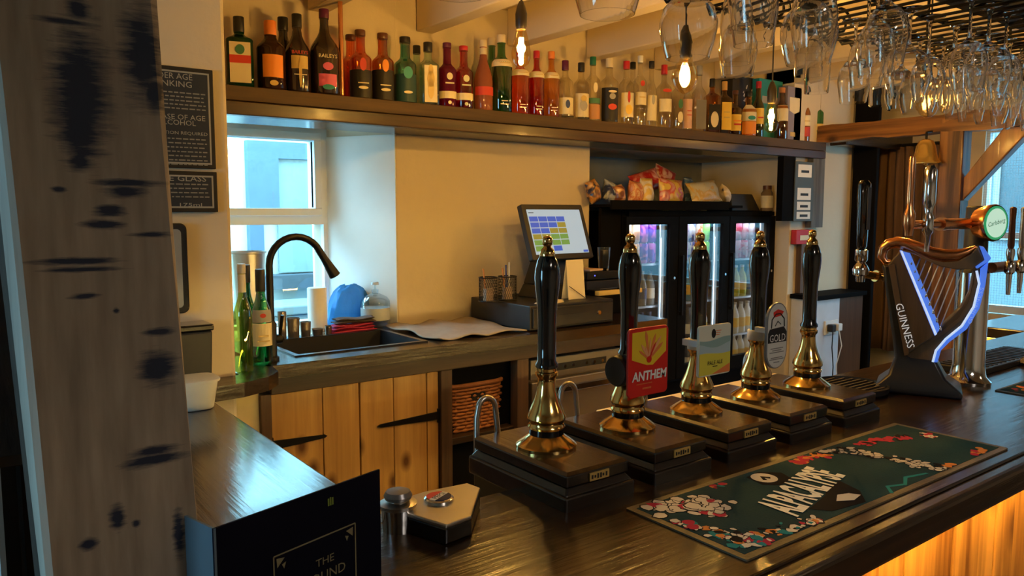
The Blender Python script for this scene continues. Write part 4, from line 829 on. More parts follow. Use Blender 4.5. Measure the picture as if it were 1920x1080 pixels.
hpoly([(575,258),(590,250),(588,330),(566,450),(515,545),(430,625),(330,700),(320,690),(415,612),(500,535),(548,445),(572,330)], .045, .049, 'pillar_groove', mat('bronze_edge',(.1,.1,.1)))
hpoly([(602,245),(642,205),(634,335),(610,470),(548,592),(458,672),(412,726),(396,798),(372,798),(384,728),(436,656),(520,575),(578,462),(600,330)], .045, .053, 'blue_edge', bluel, .002)
wl = [(582,258),(600,330),(578,462),(520,575),(436,656),(384,728),(370,796)]
b = MB(); b.tube([Vector(Uh*hp(*q)[0]+ZV*hp(*q)[1]+Wh*.053) for q in wl], .0035, 8); b.build('white_edge', whl, t)
hpoly([(588,118),(612,124),(655,185),(640,205),(582,246),(572,236),(622,196)], .035, .060, 'blue_edge', bluel, .002)
hpoly([(160,148),(245,165),(330,200),(400,215),(480,205),(545,165),(580,122),(622,196),(560,248),(480,256),(380,240),(300,205),(220,165),(165,165)], .004, .054, 'neck_underside', bronze, .003)
# copper scroll neck: swept bar that swells and ends in a curl
cl = [(96,226),(66,226),(40,196),(46,148),(80,118),(125,108),(180,116),(250,142),(330,172),(400,182),(470,176),(530,152),(572,124)]
rr = [.007,.010,.0125,.0145,.016,.017,.018,.0195,.0205,.0205,.018,.012,.005]
b = MB(); b.tube([Vector(Uh*hp(*q)[0]+ZV*hp(*q)[1]+Wh*.038) for q in cl], rr, 18); b.build('scroll_neck', copper, t)
for k in range(9):
    f = k/8; x0, y0 = 228+f*290, 190+f*62-(18 if k > 6 else 0)+(10*math.sin(f*3)); x1, y1 = 218+f*182, 225+f*372
    b = MB(); b.tube([Vector(Uh*hp(x0,y0)[0]+ZV*hp(x0,y0)[1]+Wh*.022), Vector(Uh*hp(x1,y1)[0]+ZV*hp(x1,y1)[1]+Wh*.040)], .0018, 6); st_ = b.build('string', mat('pale_string',(.5,.55,.6),.3,.6), t)
    b = MB(); q = Uh*hp(x1,y1)[0]+ZV*hp(x1,y1)[1]+Wh*.058; b.lathe([(0,-.006),(.004,-.006),(.005,0),(.003,.006),(0,.007)], tuple(q), 10); b.build('peg', chrome, t)
a0, a1 = hp(150,470), hp(232,715); dU = Vector(Uh*(a1[0]-a0[0])+ZV*(a1[1]-a0[1])); Lt = dU.length; dU.normalize(); dV = Wh.cross(dU)
cM = Uh*((a0[0]+a1[0])/2+.004)+ZV*((a0[1]+a1[1])/2)+Wh*.0602
text('GUINNESS', Lt*1.04, 'lettering', mat('lit_lettering',(.8,.8,.8),.4,emit=(.7,.8,.9),es=.35), t, (cM, dU, dV), height=.020)
a0, a1 = hp(560,560), hp(618,350); dU = Vector(Uh*(a1[0]-a0[0])+ZV*(a1[1]-a0[1])); Lt = dU.length; dU.normalize(); dV = Wh.cross(dU)
text('GUINNESS', Lt, 'lettering', mat('pale_blue_lettering',(.3,.45,.9),.4,emit=(.3,.5,1),es=.4), t, (Uh*(a0[0]+a1[0])/2+ZV*(a0[1]+a1[1])/2+Wh*.0545, dU, dV), height=.009)
# its tap: brass shank, chrome body, tall black handle
p1 = at(1663,514,Y=1.20); p2 = at(1614,505,Y=1.235)
t2 = thing('stout_tap', 'tall black tap handle on chrome body with brass shank, left of the harp font', 'tap', p2)
b = MB(); b.tube([(0,0,-.012),(p1-p2)*.5+Vector((0,0,-.012)),(p1-p2)*1.02+Vector((0,0,-.012))],.012,14); b.tube([(p1-p2)*.55+Vector((0,0,-.012)),(p1-p2)*.62+Vector((0,0,-.012))],.018,14); b.build('shank', brass, t2)
b = MB(); b.lathe([(0,-.038),(.012,-.038),(.014,-.02),(.022,-.016),(.024,0),(.018,.012),(.012,.02),(.018,.028),(.018,.058),(.013,.062),(0,.062)],seg=22); b.build('body', chrome, t2)
hh = at(1620,338,Y=1.235).z-p2.z
b = MB(); b.lathe([(.013,.060),(.020,.070),(.022,.11),(.024,.16),(.027,hh*.8),(.026,hh-.01),(.016,hh)],seg=20,asp=.6); b.build('handle', blackgloss, t2)
b = MB(); b.prism([(-.008,hh*.45),(.008,hh*.45),(.010,hh*.92),(-.010,hh*.92)],0,.002,(Vector((0,-.0158,0)),XV,ZV,-YV)); b.build('handle_badge', mat('dark_badge',(.05,.05,.06),.3), t2)

# ------------------------------------------------------------------ copper lager font with lit lens
yb = 1.045
q = at(1815,700,Y=yb); xc = q.x
t = thing('lager_font', 'black and copper lager font with green lettered lens behind the harp font', 'beer font', (xc,yb,BT))
zt_ = at(1815,386,Y=yb).z-BT; zl = at(1815,512,Y=yb).z-BT
b = MB(); b.lathe([(0,0),(.065,0),(.066,.01),(.050,.025),(.045,.06),(.043,zl)],seg=32); b.build('chrome_column', chrome, t)
b = MB(); b.lathe([(.043,zl),(.034,zl+.012),(.031,zt_-.004),(.027,zt_),(0,zt_)],seg=24); b.build('black_column', blackplastic, t)
za = at(1780,420,Y=yb).z-BT; xl = at(1704,424,Y=yb).x-xc
b = MB(); b.lathe([(.0165,xl*.55),(.0165,0)],(0,0,za),18,axis='x'); b.lathe([(.012,xl-.005),(.012,xl*.55)],(0,0,za),16,axis='x'); b.lathe([(.019,xl*.52),(.019,xl*.58)],(0,0,za),18,axis='x'); b.build('copper_arm', copper, t)
xt = at(1726,424,Y=yb).x-xc; zk = at(1742,312,Y=yb).z-BT
b = MB(); b.lathe([(0,za-.075),(.006,za-.075),(.008,za-.03),(.014,za-.02),(.014,za+.02),(.010,za+.03),(.012,za+.05),(.016,za+.06),(.016,zk-.012),(.010,zk),(0,zk)],(xt,-.02,0),18); b.build('chrome_tap', chrome, t)
hz = at(1705,293,Y=yb).z-BT
b = MB(); b.lathe([(.010,za-.03),(.012,za-.01),(.015,za),(.015,za+.03),(.009,za+.045),(.0088,za+.07),(.0088,hz-.008),(.007,hz),(0,hz)],(xl,0,0),18); b.build('copper_handle', copper, t)
lc = at(1864,418,Y=yb-.06); c0 = at(1830,412,Y=yb-.01)-Vector((xc,yb,BT)); ln = lc-Vector((xc,yb,BT))
ax = Vector((-.25,-.968,.0)).normalized(); ux_ = Vector((-ax.y,ax.x,0)); 
b = MB(); seg = 28; R_ = .056; vs = []
for (d_,r_) in ((-.050,.030),(-.044,.046),(-.015,.054),(0,R_),(.006,R_-.003)): vs += [ln+ax*d_+ux_*r_*math.cos(2*PI*j/seg)+ZV*r_*math.sin(2*PI*j/seg) for j in range(seg)]
fs = [(k*seg+j,k*seg+(j+1)%seg,(k+1)*seg+(j+1)%seg,(k+1)*seg+j) for k in range(4) for j in range(seg)]+[tuple(range(seg))]
b.add(vs, fs, True); b.build('lens_housing', copper, t)
LF = (ln+ax*.004, -ux_ if (-ux_).cross(ZV).dot(ax) > 0 else ux_, ZV, ax)
b = MB(); b.prism(arc((0,0),.050,0,2*PI,32)[:-1],0,.003,LF); b.build('lens_rim', mat('green_lens',(.05,.35,.15),.3,emit=(.05,.5,.2),es=.5), t)
b = MB(); b.prism(arc((0,0),.043,0,2*PI,32)[:-1],.003,.004,LF); b.build('lens_face', mat('lens_face',(.6,.8,.65),.3,emit=(.6,.9,.7),es=.7), t)
text('Carlsberg', .074, 'lettering', mat('dark_green_print',(.01,.12,.05),.5), t, (ln+ax*.0085, LF[1]*math.cos(.2)+ZV*math.sin(.2), ZV*math.cos(.2)-LF[1]*math.sin(.2)), shear=.25)
# ------------------------------------------------------------------ tap row at the right edge
t = thing('tap_row', 'row of chrome taps on a dark cross bar at the right edge', 'beer font', (2.84,1.03,BT))
zb = at(1900,498,Y=1.03).z-BT
b = MB(); b.lathe([(0,0),(.05,0),(.05,.012),(.026,.03),(.024,zb)],(.20,.0,0),22); b.build('column', chrome, t)
b = MB(); b.lathe([(.017,-.19),(.017,.45)],(0,0,zb),18,axis='x'); b.build('cross_bar', mat('dark_copper',(.16,.07,.04),.3,.8), t)
for k in range(6):
    x_ = -.145+.085*k
    b = MB(); b.lathe([(0,-.085),(.006,-.085),(.009,-.02),(.015,-.014),(.015,.014),(.009,.022),(.013,.045),(.011,.06),(0,.06)],(x_,-.035,zb),14); tp = b.build('tap', chrome, t)
    b = MB(); b.lathe([(.007,.058),(.010,.07),(.0085,.15),(.010,.185),(.004,.19)],(x_,-.035,zb),12); b.build('tap_handle', steel if k % 2 else mat('dark_copper',(.1,.1,.1)), t)
t = thing('drip_tray', 'flat black drip tray under the tap row', 'tray', (2.86,1.12,BT+.0005))
b = MB(); b.box(-.16,.42,-.06,.09,0,.02); b.build('tray', blackplastic, t, bevel=.004)
for k in range(16):
    b = MB(); b.box(-.15+.035*k,-.145+.035*k,-.05,.08,.02,.023); b.build('grille_bar', blackmetal, t)
# ------------------------------------------------------------------ till group on the back counter
CTZ = CT+.0005
t = thing('cash_drawer', 'flat black cash drawer with keyhole under the till', 'cash drawer', (2.06,2.60,CTZ))
b = MB(); b.box(0,.50,.012,.47,.004,.112); b.build('case', blackplastic, t, bevel=.004)
b = MB(); b.box(.012,.488,0,.012,.014,.100); b.build('drawer_front', mat('black_drawer',(.02,.02,.02),.4), t, bevel=.003)
b = MB(); b.lathe([(.010,-.004),(.012,0)],(.40,0,.055),16,axis='y'); b.build('lock', chrome, t)
b = MB(); b.box(.08,.33,-.0006,0,.062,.066); b.build('slot', black_print, t)
TB = CTZ+.112
t = thing('till', 'touchscreen till with coloured button grid on black stand', 'till', (2.40,2.86,TB+.0005), math.radians(4))
b = MB(); b.frustum((-.13,.13,-.10,.12),(-.10,.10,-.04,.11),0,.06); b.frustum((-.10,.10,-.04,.11),(-.07,.07,.0,.07),.06,.22); b.build('stand', blackplastic, t, bevel=.006)
tl = math.radians(19); Vt = Vector((0,math.sin(tl),math.cos(tl))); Wt = XV.cross(Vt); Ot = Vector((0,-.075,.185)); SF_ = (Ot,XV,Vt,Wt)
b = MB(); b.prism(rrect(.405,.272,.008),-.03,.0,(Ot+Vt*.136,XV,Vt,Wt)); b.build('screen_case', blackplastic, t, bevel=.003)
scr = mat('screen_light',(.1,.1,.1),.2,emit=(.55,.72,.80),es=.62,var=.02)
b = MB(); b.prism([(-.176,.026),(.176,.026),(.176,.246),(-.176,.246)],.0002,.0012,SF_); b.build('screen', scr, t)
bl = mat('screen_blue',(.02,.04,.2),.2,emit=(.06,.12,.55),es=.75); ol = mat('screen_olive',(.1,.08,.02),.2,emit=(.28,.25,.04),es=.75); gr_ = mat('screen_green',(.05,.1,.03),.2,emit=(.17,.32,.07),es=.75)
rows = [[bl]*4,[bl,bl,bl,ol],[bl,bl,ol,ol],[ol,ol,gr_,gr_],[gr_]*4,[gr_,None,bl,None]]
for i,rw in enumerate(rows):
    for j,mm in enumerate(rw):
        if mm is None: continue
        u0 = -.170+j*.058; v0 = .186-i*.029
        b = MB(); b.prism([(u0,v0),(u0+.054,v0),(u0+.054,v0+.025),(u0,v0+.025)],.0012,.0018,SF_); b.build('screen_button', mm, t)
b = MB(); b.prism([(.140,.029),(.172,.029),(.172,.040),(.140,.040)],.0012,.0018,SF_); b.build('screen_button', bl, t)
b = MB(); b.prism([(-.168,.228),(-.135,.228),(-.135,.231),(-.168,.231)],.0012,.0018,SF_); b.build('screen_print', black_print, t)
a = at(1066,553,Y=2.70); 
t = thing('price_card', 'cream folded card with a black corner line leaning below the till', 'card', (a.x,2.70,TB+.0005))
hc_ = at(1080,487,Y=2.72).z-TB; wc_ = at(1098,520,Y=2.70).x-a.x
b = MB(); b.add([(0,0,0),(wc_,0,0),(wc_,.02,hc_),(0,.02,hc_),(0,.05,0),(wc_,.05,0)],[(0,1,2,3),(3,2,5,4)]); ob = b.build('card', l_cream, t); md = ob.modifiers.new('thickness','SOLIDIFY'); md.thickness = .0012
b = MB(); b.tube([(.004,-.001,hc_*.34),(wc_*.95,-.002,hc_*.02)],.0015,6); b.build('line_print', black_print, t)
t = thing('paper_stack', 'loose pale papers and receipts on the cash drawer before the till', 'papers', (2.20,2.66,TB+.0005), .35)
for k in range(4):
    b = MB(); b.box(-.06+.01*k,.07+.008*k,-.045+.006*k,.035,.0022*k,.0022*k+.0018); b.build('sheet', l_cream, t)
wire = blackmetal
def pen_cup(px, label, pens):
    p = at(px,560,Y=2.80)
    t = thing('pen_cup', label, 'pen cup', (p.x,2.86,TB+.0005), 0, 'pen cups on the cash drawer')
    b = MB(); b.tube([(.042*math.cos(q),.042*math.sin(q),.11) for q in [2*PI*k/20 for k in range(20)]],.003,6,True); b.tube([(.042*math.cos(q),.042*math.sin(q),.003) for q in [2*PI*k/20 for k in range(20)]],.003,6,True); b.build('rim', wire, t)
    b = MB()
    for k in range(30):
        for s_ in (1,-1):
            b.tube([(.042*math.cos(2*PI*k/30+s_*q),.042*math.sin(2*PI*k/30+s_*q),.11*q/.9) for q in (0,.3,.6,.9)],.0009,4)
    o = b.build('wire_mesh', wire, t); o['kind'] = 'stuff'
    b = MB(); b.lathe([(0,.001),(.041,.001),(.041,.004),(0,.004)],seg=20); b.build('base', wire, t)
    for k in range(pens):
        b = MB(); b.tube([(.01*k-.012,.0,.006),(.020*k-.02,.012,.15+.012*k)],.004,8); b.build('pen', mat('pen_%d'%k,[(.5,.2,.05),(.02,.03,.15),(.6,.6,.6)][k],.4), t)
    b = MB(); b.box(-.02,.02,-.012,.012,.005,.06); b.build('contents', col('receipt_pad',(.45,.33,.24)), t)
pen_cup(930,'black wire mesh pen cup at the drawer corner, holding one orange pen',1)
pen_cup(966,'black wire mesh pen cup nearer the till, holding three pens',3)
t = thing('card_machine_box', 'black electronic boxes stacked between the till and the fridge', 'amplifier', (2.60,2.84,CTZ))
for k,(x0,x1,z0,z1) in enumerate(((0,.28,.115,.175),(0.0,.27,.18,.222))):
    b = MB(); b.box(x0,x1,0,.22,z0,z1); b.build('unit', blackgloss if k else blackplastic, t, bevel=.004)
b = MB(); b.box(.03,.26,.02,.2,0,.115); b.build('stand', blackpaint, t)
b = MB(); b.box(.05,.056,-.001,0,.198,.204); b.build('indicator', mat('blue_led',(.1,.1,.9),.3,emit=(.1,.12,1),es=2), t)
b = MB(); b.box(.09,.24,-.001,0,.130,.134); b.build('vent_slot', steel, t)
t = thing('wooden_batten', 'pale yellow wooden strip below the black electronic boxes', 'batten', (2.57,2.72,1.195))
b = MB(); b.box(0,.30,0,.03,0,.022); b.build('strip', mat('pale_strip',(.72,.52,.16),.5), t, bevel=.002)
b = MB(); b.box(.02,.05,.03,.14,.004,.018); b.box(.24,.27,.03,.14,.004,.018); b.build('support', blackpaint, t)
p = at(1121,487,Y=2.90)
t = thing('drinking_glass', 'tumbler holding papers on top of the black electronic boxes', 'glass', (2.78,2.91,CTZ+.2225))
b = MB(); b.lathe([(0,0),(.026,0),(.034,.115),(.032,.115),(.024,.006),(0,.005)],seg=24); b.build('tumbler', mat('clear_glassware',(.98,.98,.97),.02,0,1,1.45,var=.01), t)
b = MB(); b.box(-.018,.018,-.012,.012,.008,.10); b.build('folded_paper', l_cream, t)
t = thing('coaster_pile', 'thin pale wooden board lying on the black boxes', 'board', (2.63,2.85,CTZ+.2225), .1)
b = MB(); b.box(0,.10,0,.13,0,.010); b.build('board', mat('pale_board',(.62,.42,.30),.5), t, bevel=.002)
# bar mat cloth on the counter
def cloth(name, label, cat_, x0, x1, y0, y1, z, amp, mm, seed, thick=.004, nx=36, ny=20, f=(23,17)):
    random.seed(seed); ph = [random.uniform(0,6) for _ in range(6)]
    t = thing(name, label, cat_, (0,0,0)); vs = []
    for j in range(ny+1):
        for i in range(nx+1):
            u, v = i/nx, j/ny; e = .5+.5*max(abs(2*u-1),abs(2*v-1))**3
            hz = amp*e*(.5+.5*math.sin(f[0]*u*.6+ph[0]+2*math.sin(f[1]*v*.3+ph[1])))+amp*.25*(1+math.sin(f[1]*u+9*v+ph[2]))
            vs.append((x0+(x1-x0)*u+.006*math.sin(14*v+ph[3]), y0+(y1-y0)*v+.008*math.sin(11*u+ph[4]), z+hz))
    b = MB(); b.add(vs, [(j*(nx+1)+i,j*(nx+1)+i+1,(j+1)*(nx+1)+i+1,(j+1)*(nx+1)+i) for j in range(ny) for i in range(nx)], True)
    o = b.build('cloth', mm, t, ang=180); m_ = o.modifiers.new('thickness','SOLIDIFY'); m_.thickness = thick; m_.offset = 1; return t
fabric = mat('grey_beige_cloth', (.40,.33,.26), .95, bump=.6, bs=420, var=.15, vs=30)
cloth('draining_cloth','grey beige cloth spread on the counter between sink and till','cloth',1.60,2.04,2.62,3.08,CTZ,.012,fabric,4)
# pink and grey folded cloths
pinkm = mat('pink_cloth',(.62,.06,.16),.95,bump=.6,bs=300); greym = mat('grey_cloth',(.12,.10,.10),.95,bump=.6,bs=300)
def folded(name, label, c, wd, dp, n, th, mm, seed, rz):
    random.seed(seed); t = thing(name, label, 'cloth', c, rz)
    for k in range(n):
        nx, ny = 18, 10; vs = []
        for side in (0,1):
            for j in range(ny+1):
                for i in range(nx+1):
                    u, v = i/nx*2-1, j/ny*2-1; rnd = (1-abs(u)**8)*(1-abs(v)**8)
                    zz = k*th+(th*(.5+.48*rnd*(1 if side else -1)))+.003*math.sin(4*u+k*2+seed)*(1 if k else .3)+(.0 if k == 0 and side == 0 else .002*math.sin(5*v+seed))
                    vs.append((u*wd/2*(1-.06*k)+.003*math.sin(9*v+k), v*dp/2*(1-.05*k), max(.0002,zz)))
        o = (nx+1)*(ny+1); fs = []
        for s_ in (0,1):
            for j in range(ny):
                for i in range(nx):
                    q = (j*(nx+1)+i,j*(nx+1)+i+1,(j+1)*(nx+1)+i+1,(j+1)*(nx+1)+i); fs.append(tuple(x_+s_*o for x_ in (q if s_ else q[::-1])))
        ring = [i for i in range(nx+1)]+[j*(nx+1)+nx for j in range(1,ny+1)]+[ny*(nx+1)+i for i in range(nx-1,-1,-1)]+[j*(nx+1) for j in range(ny-1,0,-1)]
        for i in range(len(ring)): a_, c_ = ring[i], ring[(i+1)%len(ring)]; fs.append((a_,c_,c_+o,a_+o))
        b = MB(); b.add(vs, fs, True); b.build('fold', mm, t, ang=180)
    return t
folded('folded_cloth','bright pink folded cloth by the sink',(1.445,3.085,CTZ),.22,.07,3,.012,pinkm,1,.05)
folded('folded_cloth','dark grey cloth folded on top of the pink one',(1.455,3.085,CTZ+.0385),.19,.065,2,.012,greym,2,-.06)
# things on the sill and round the sink
def lathe_thing(name, label, cat_, loc, parts, group=None, rz=0):
    t = thing(name, label, cat_, loc, rz, group)
    for (nm, prof, mm, kw) in parts: b = MB(); b.lathe(prof, **kw); b.build(nm, mm, t)
    return t
SZ = SILL+.0005
mug = mat('brown_steel', (.30,.25,.21), .35, .85)
for k,(px0,px1,tp) in enumerate(((520,537,585),(537,562,597),(562,583,604),(584,606,617),(609,622,611))):
    Yk = 3.07; a, c = at(px0,tp,Y=Yk), at(px1,tp,Y=Yk); r = (c.x-a.x)/2*.94; H = a.z-CTZ
    lathe_thing('steel_beaker', ['tallest brown steel beaker, beside the tap','second tallest brown steel beaker behind the sink','middle brown steel beaker behind the sink','low brown steel beaker in front of the paper roll','narrow brown steel beaker next to the pink cloth'][k], 'beaker', ((a.x+c.x)/2,Yk,CTZ), [('cup',[(0,0),(r*.86,0),(r,H),(r*.94,H),(r*.8,.004),(0,.004)],mug,dict(seg=22))], 'steel beakers behind the sink')
a, c = at(577,540,Y=3.22), at(611,540,Y=3.22); r = (c.x-a.x)/2
lathe_thing('paper_roll','upright white paper roll on the sill behind the sink','paper roll',((a.x+c.x)/2,3.22,SZ),[('roll',[(.012,0),(r,0),(r,a.z-SZ-.004),(r*.94,a.z-SZ),(.012,a.z-SZ)],white_print,dict(seg=26))])
a, c = at(608,560,Y=3.27), at(692,560,Y=3.27); r = .105
bluep = mat('blue_bag_plastic',(.06,.30,.72),.35,0,.55,1.2,bump=.5,bs=20)
t = thing('blue_bag', 'crumpled translucent blue plastic bag on the window sill', 'bag', (a.x+r+.02,3.27,SZ))
random.seed(5); vs = []; ns, nr = 26, 9; hb_ = at(650,536,Y=3.27).z-SZ
for k in range(nr):
    f_ = k/(nr-1)
    for j in range(ns):
        q = 2*PI*j/ns; rr_ = r*(1-.10*f_)*math.cos(f_*1.45)**.6*(1+.10*math.sin(5*q+3*f_)+.06*math.sin(11*q-5*f_))
        vs.append((rr_*math.cos(q), rr_*.55*math.sin(q), hb_*math.sin(f_*PI/2)*(1+.05*math.sin(3*q))))
b = MB(); b.add(vs,[(k*ns+j,k*ns+(j+1)%ns,(k+1)*ns+(j+1)%ns,(k+1)*ns+j) for k in range(nr-1) for j in range(ns)]+[tuple((nr-1)*ns+j for j in range(ns))],True); b.build('bag', bluep, t, ang=50)
a, c = at(676,555,Y=3.15), at(730,555,Y=3.15); r = (c.x-a.x)/2*.92; H = at(705,548,Y=3.15).z-CTZ
clearp = thin_glass('clear_plastic',(.86,.93,.96),.10,.08)
lathe_thing('soap_bottle','clear pump bottle of hand gel at the window reveal','bottle',((a.x+c.x)/2,3.15,SZ),[('bottle',[(0,0),(r,0),(r,H*.78),(r*.8,H*.9),(r*.3,H),(0,H)],clearp,dict(seg=26)),('pump_collar',[(.014,H),(.016,H+.018),(.005,H+.02),(.005,H+.04)],clearp,dict(seg=16)),('pump_head',[(0,H+.038),(.018,H+.04),(.016,H+.052),(0,H+.054)],mat('clear_pump',(.8,.85,.88),.2,0,.5),dict(seg=16)),('label',[(r*1.004,H*.25),(r*1.004,H*.6)],mat('faint_label',(.70,.76,.80),.4,0,.4),dict(seg=26))])
a, c = at(432,472,Y=3.22), at(497,472,Y=3.22); r = (c.x-a.x)/2; H = a.z-SZ
lathe_thing('ice_bucket','steel ice bucket on the sill behind the green bottles','bucket',((a.x+c.x)/2,3.22,SZ),[('bucket',[(0,0),(r*.72,0),(r*.97,H-.01),(r*1.03,H-.008),(r*1.03,H),(r*.95,H),(r*.7,.006),(0,.006)],steel,dict(seg=36))])
GB = dict(group='bottles by the tap', z0=CTZ)
bottle('pale lime cordial bottle with foil and paper at its neck, against the pier',452,17,495,0,'long',g_yellow,col('cap_foil',(.6,.55,.45),rough=.3),.03,.40,Y=2.50,foil=(.0,col('foil',(.66,.58,.45),rough=.35)),**GB)
bottle('dark green wine bottle half hidden behind the lime cordial bottle',461,15,497,0,'long',g_green,bc,.06,.42,Y=2.66,**GB)
bottle('green wine bottle with black cap and arched grey and cream label beside the tap',487,18.5,505,0,'long',g_green,bc,.075,.42,[(.20,.44,1.0,l_cream),(.45,.58,.9,l_grey)],Y=2.60,marks=[(.30,.5,.006,l_gold),(.25,.6,.004,l_gold),(.50,.3,.015,l_red)],**GB)
# basket on the open shelf, crates below
wk = mat('wicker',(.42,.16,.05),.6,var=.35,vs=40)
t = thing('wicker_basket','orange brown wicker basket on the open shelf beside the plank doors','basket',(1.80,2.80,.6825))
b = MB()
for k in range(13):
    z_ = .008+.0145*k; f_ = 1+.08*k/12; P = []
    for j in range(48):
        q = 2*PI*j/48; n_ = 6; ca_, sa_ = math.cos(q), math.sin(q); rr_ = 1/((abs(ca_)**n_+abs(sa_)**n_)**(1/n_)); wv = .004*(1 if (j+k) % 2 else -1)
        P.append(((.135*rr_*f_+wv)*ca_, (.155*rr_*f_+wv)*sa_, z_))
    b.tube(P,.0072,6,True)
b.build('weave', wk, t, ang=180)
b = MB(); 
for j in range(24):
    q = 2*PI*(j+.5)/24; n_ = 6; ca_, sa_ = math.cos(q), math.sin(q); rr_ = 1/((abs(ca_)**n_+abs(sa_)**n_)**(1/n_)); b.tube([(.135*rr_*ca_,.155*rr_*sa_,0),(.146*rr_*ca_,.167*rr_*sa_,.20)],.005,6)
b.build('stakes', wk, t)
P = [(.148*(1/((abs(math.cos(q))**6+abs(math.sin(q))**6)**(1/6)))*math.cos(q),.169*(1/((abs(math.cos(q))**6+abs(math.sin(q))**6)**(1/6)))*math.sin(q),.20) for q in [2*PI*k/48 for k in range(48)]]
b = MB(); b.tube(P,.010,8,True); b.build('rim', wk, t)
b = MB(); b.box(-.12,.12,-.14,.14,.002,.01); b.build('bottom', wk, t)
b = MB(); b.box(-.035,.035,-.172,-.165,.135,.165); b.build('handle_hole', black_print, t)
t = thing('bottle_crate','black plastic crate in the dark space under the open shelf','crate',(1.80,2.82,.001))
for k in range(6): b = MB(); b.box(-.14,.14,-.15,.15,.02+.09*k,.07+.09*k); b.build('band', blackplastic, t, bevel=.004)
b = MB(); b.box(-.145,-.115,-.155,.155,0,.55); b.box(.115,.145,-.155,.155,0,.55); b.build('upright', blackplastic, t)
# glass washer under the counter
t = thing('glass_washer','stainless steel glass washer with control strip and bar handle under the till','dishwasher',(2.06,2.60,0))
stv = mat('washer_steel',(.50,.44,.36),.38,.9,var=.05)
b = MB(); b.box(0,.55,.03,.46,.05,.955); b.build('body', stv, t, bevel=.006)
b = MB(); b.box(0,.55,.004,.03,.865,.955); b.build('control_panel', mat('panel_grey',(.30,.27,.23),.4,.6), t, bevel=.004)
b = MB(); b.box(.10,.45,.0015,.0045,.893,.925); b.build('control_strip', blackplastic, t)
for k in range(6): b = MB(); b.lathe([(0,-.005),(.008,-.005),(.009,.0015)],(.14+.05*k+(.03 if k > 2 else 0),0,.909),10,axis='y'); b.build('button', chrome, t)
b = MB(); b.box(.004,.546,.0,.03,.06,.855); b.build('door', stv, t, bevel=.005)
b = MB(); b.box(.05,.50,-.03,-.012,.795,.83); b.box(.05,.08,-.014,.004,.80,.825); b.box(.47,.50,-.014,.004,.80,.825); b.build('handle', chrome, t, bevel=.006)
# ------------------------------------------------------------------ drinks fridge
FY = 3.0; FX0, FX1 = 3.03, 4.395
t = thing('drinks_fridge','tall black drinks fridge with three lit glass doors in the alcove','fridge',(0,0,0))
fb = mat('fridge_black',(.006,.006,.007),.6,spec=.03); fin = mat('fridge_inside',(.22,.25,.30),.5)
b = MB(); b.box(FX0,FX1,FY+.03,3.60,1.545,1.607); b.box(FX0,FX1,FY+.03,3.60,.02,.60); b.box(FX0,FX0+.02,FY+.03,3.60,.60,1.545); b.box(FX1-.02,FX1,FY+.03,3.60,.60,1.545); b.box(FX0,FX1,3.58,3.60,.6,1.545); b.build('cabinet', fb, t)
b = MB(); b.box(FX0+.02,FX1-.02,3.55,3.579,.605,1.54); b.box(FX0+.02,FX1-.02,FY+.06,3.55,.601,.612); b.build('lining', fin, t)
wins = [(3.055,3.385),(3.535,3.865),(3.985,4.33)]; edges = [FX0,3.46,3.925,FX1]
frs = mat('fridge_door_frame',(.006,.006,.007),.5,spec=.05)
led = mat('fridge_led',(.8,.9,1),.5,emit=(.40,.70,1.),es=.34)
for k in range(3):
    x0, x1 = edges[k]+.003, edges[k+1]-.003; w0, w1 = wins[k]
    b = MB(); b.box(x0,w0,FY,FY+.03,.62,1.575); b.box(w1,x1,FY,FY+.03,.62,1.575); b.box(w0,w1,FY,FY+.03,1.53,1.575); b.box(w0,w1,FY,FY+.03,.62,.70); dr = b.build('door', frs, t)
    b = MB(); b.box(w0,w1,FY+.012,FY+.016,.70,1.53); b.build('door_glass', thin_glass('fridge_glass',(.92,.95,.97),.05), dr)
    b = MB(); b.box(x0+.012,x0+.024,FY-.022,FY-.010,1.0,1.35); b.box(x0+.012,x0+.024,FY-.012,FY,1.0,1.02); b.box(x0+.012,x0+.024,FY-.012,FY,1.33,1.35); b.build('handle', blackmetal, dr)
    b = MB(); b.lathe([(0,-.004),(.008,-.004),(.008,0)],(x1-.03,FY,1.22),12,axis='y'); b.build('lock', chrome, dr)
    b = MB(); b.box(w1-.034,w1-.004,FY+.040,FY+.050,.70,1.53); b.build('led_strip', led, t)
    b = MB(); b.box(w0,w1-.05,FY+.05,FY+.09,1.532,1.540); b.build('led_strip', led, t)
    o = light('AREA','fridge_fill_light',((w0+w1)/2,FY+.055,1.528),.45,(.75,.88,1),w1-w0-.02,.03,((w0+w1)/2,FY+.16,.9)); o.parent = t  # light added inside each door to brighten the cans
    o = light('AREA','fridge_fill_light',(w1-.03,FY+.035,1.1),.38,(.75,.88,1),.02,.7,(w0+.05,FY+.2,1.1)); o.parent = t
levels = [1.305,1.06,.82,.615]
for z_ in levels[:3]:
    for k in range(3):
        b = MB(); b.box(edges[k]+.03,edges[k+1]-.05,FY+.07,3.54,z_-.012,z_); b.build('shelf', mat('fridge_shelf',(.45,.50,.55),.4,.5), t)
b = MB(); b.box(FX0+.02,FX1-.02,FY-.002,FY,1.577,1.603); b.build('header_strip', fb, t)
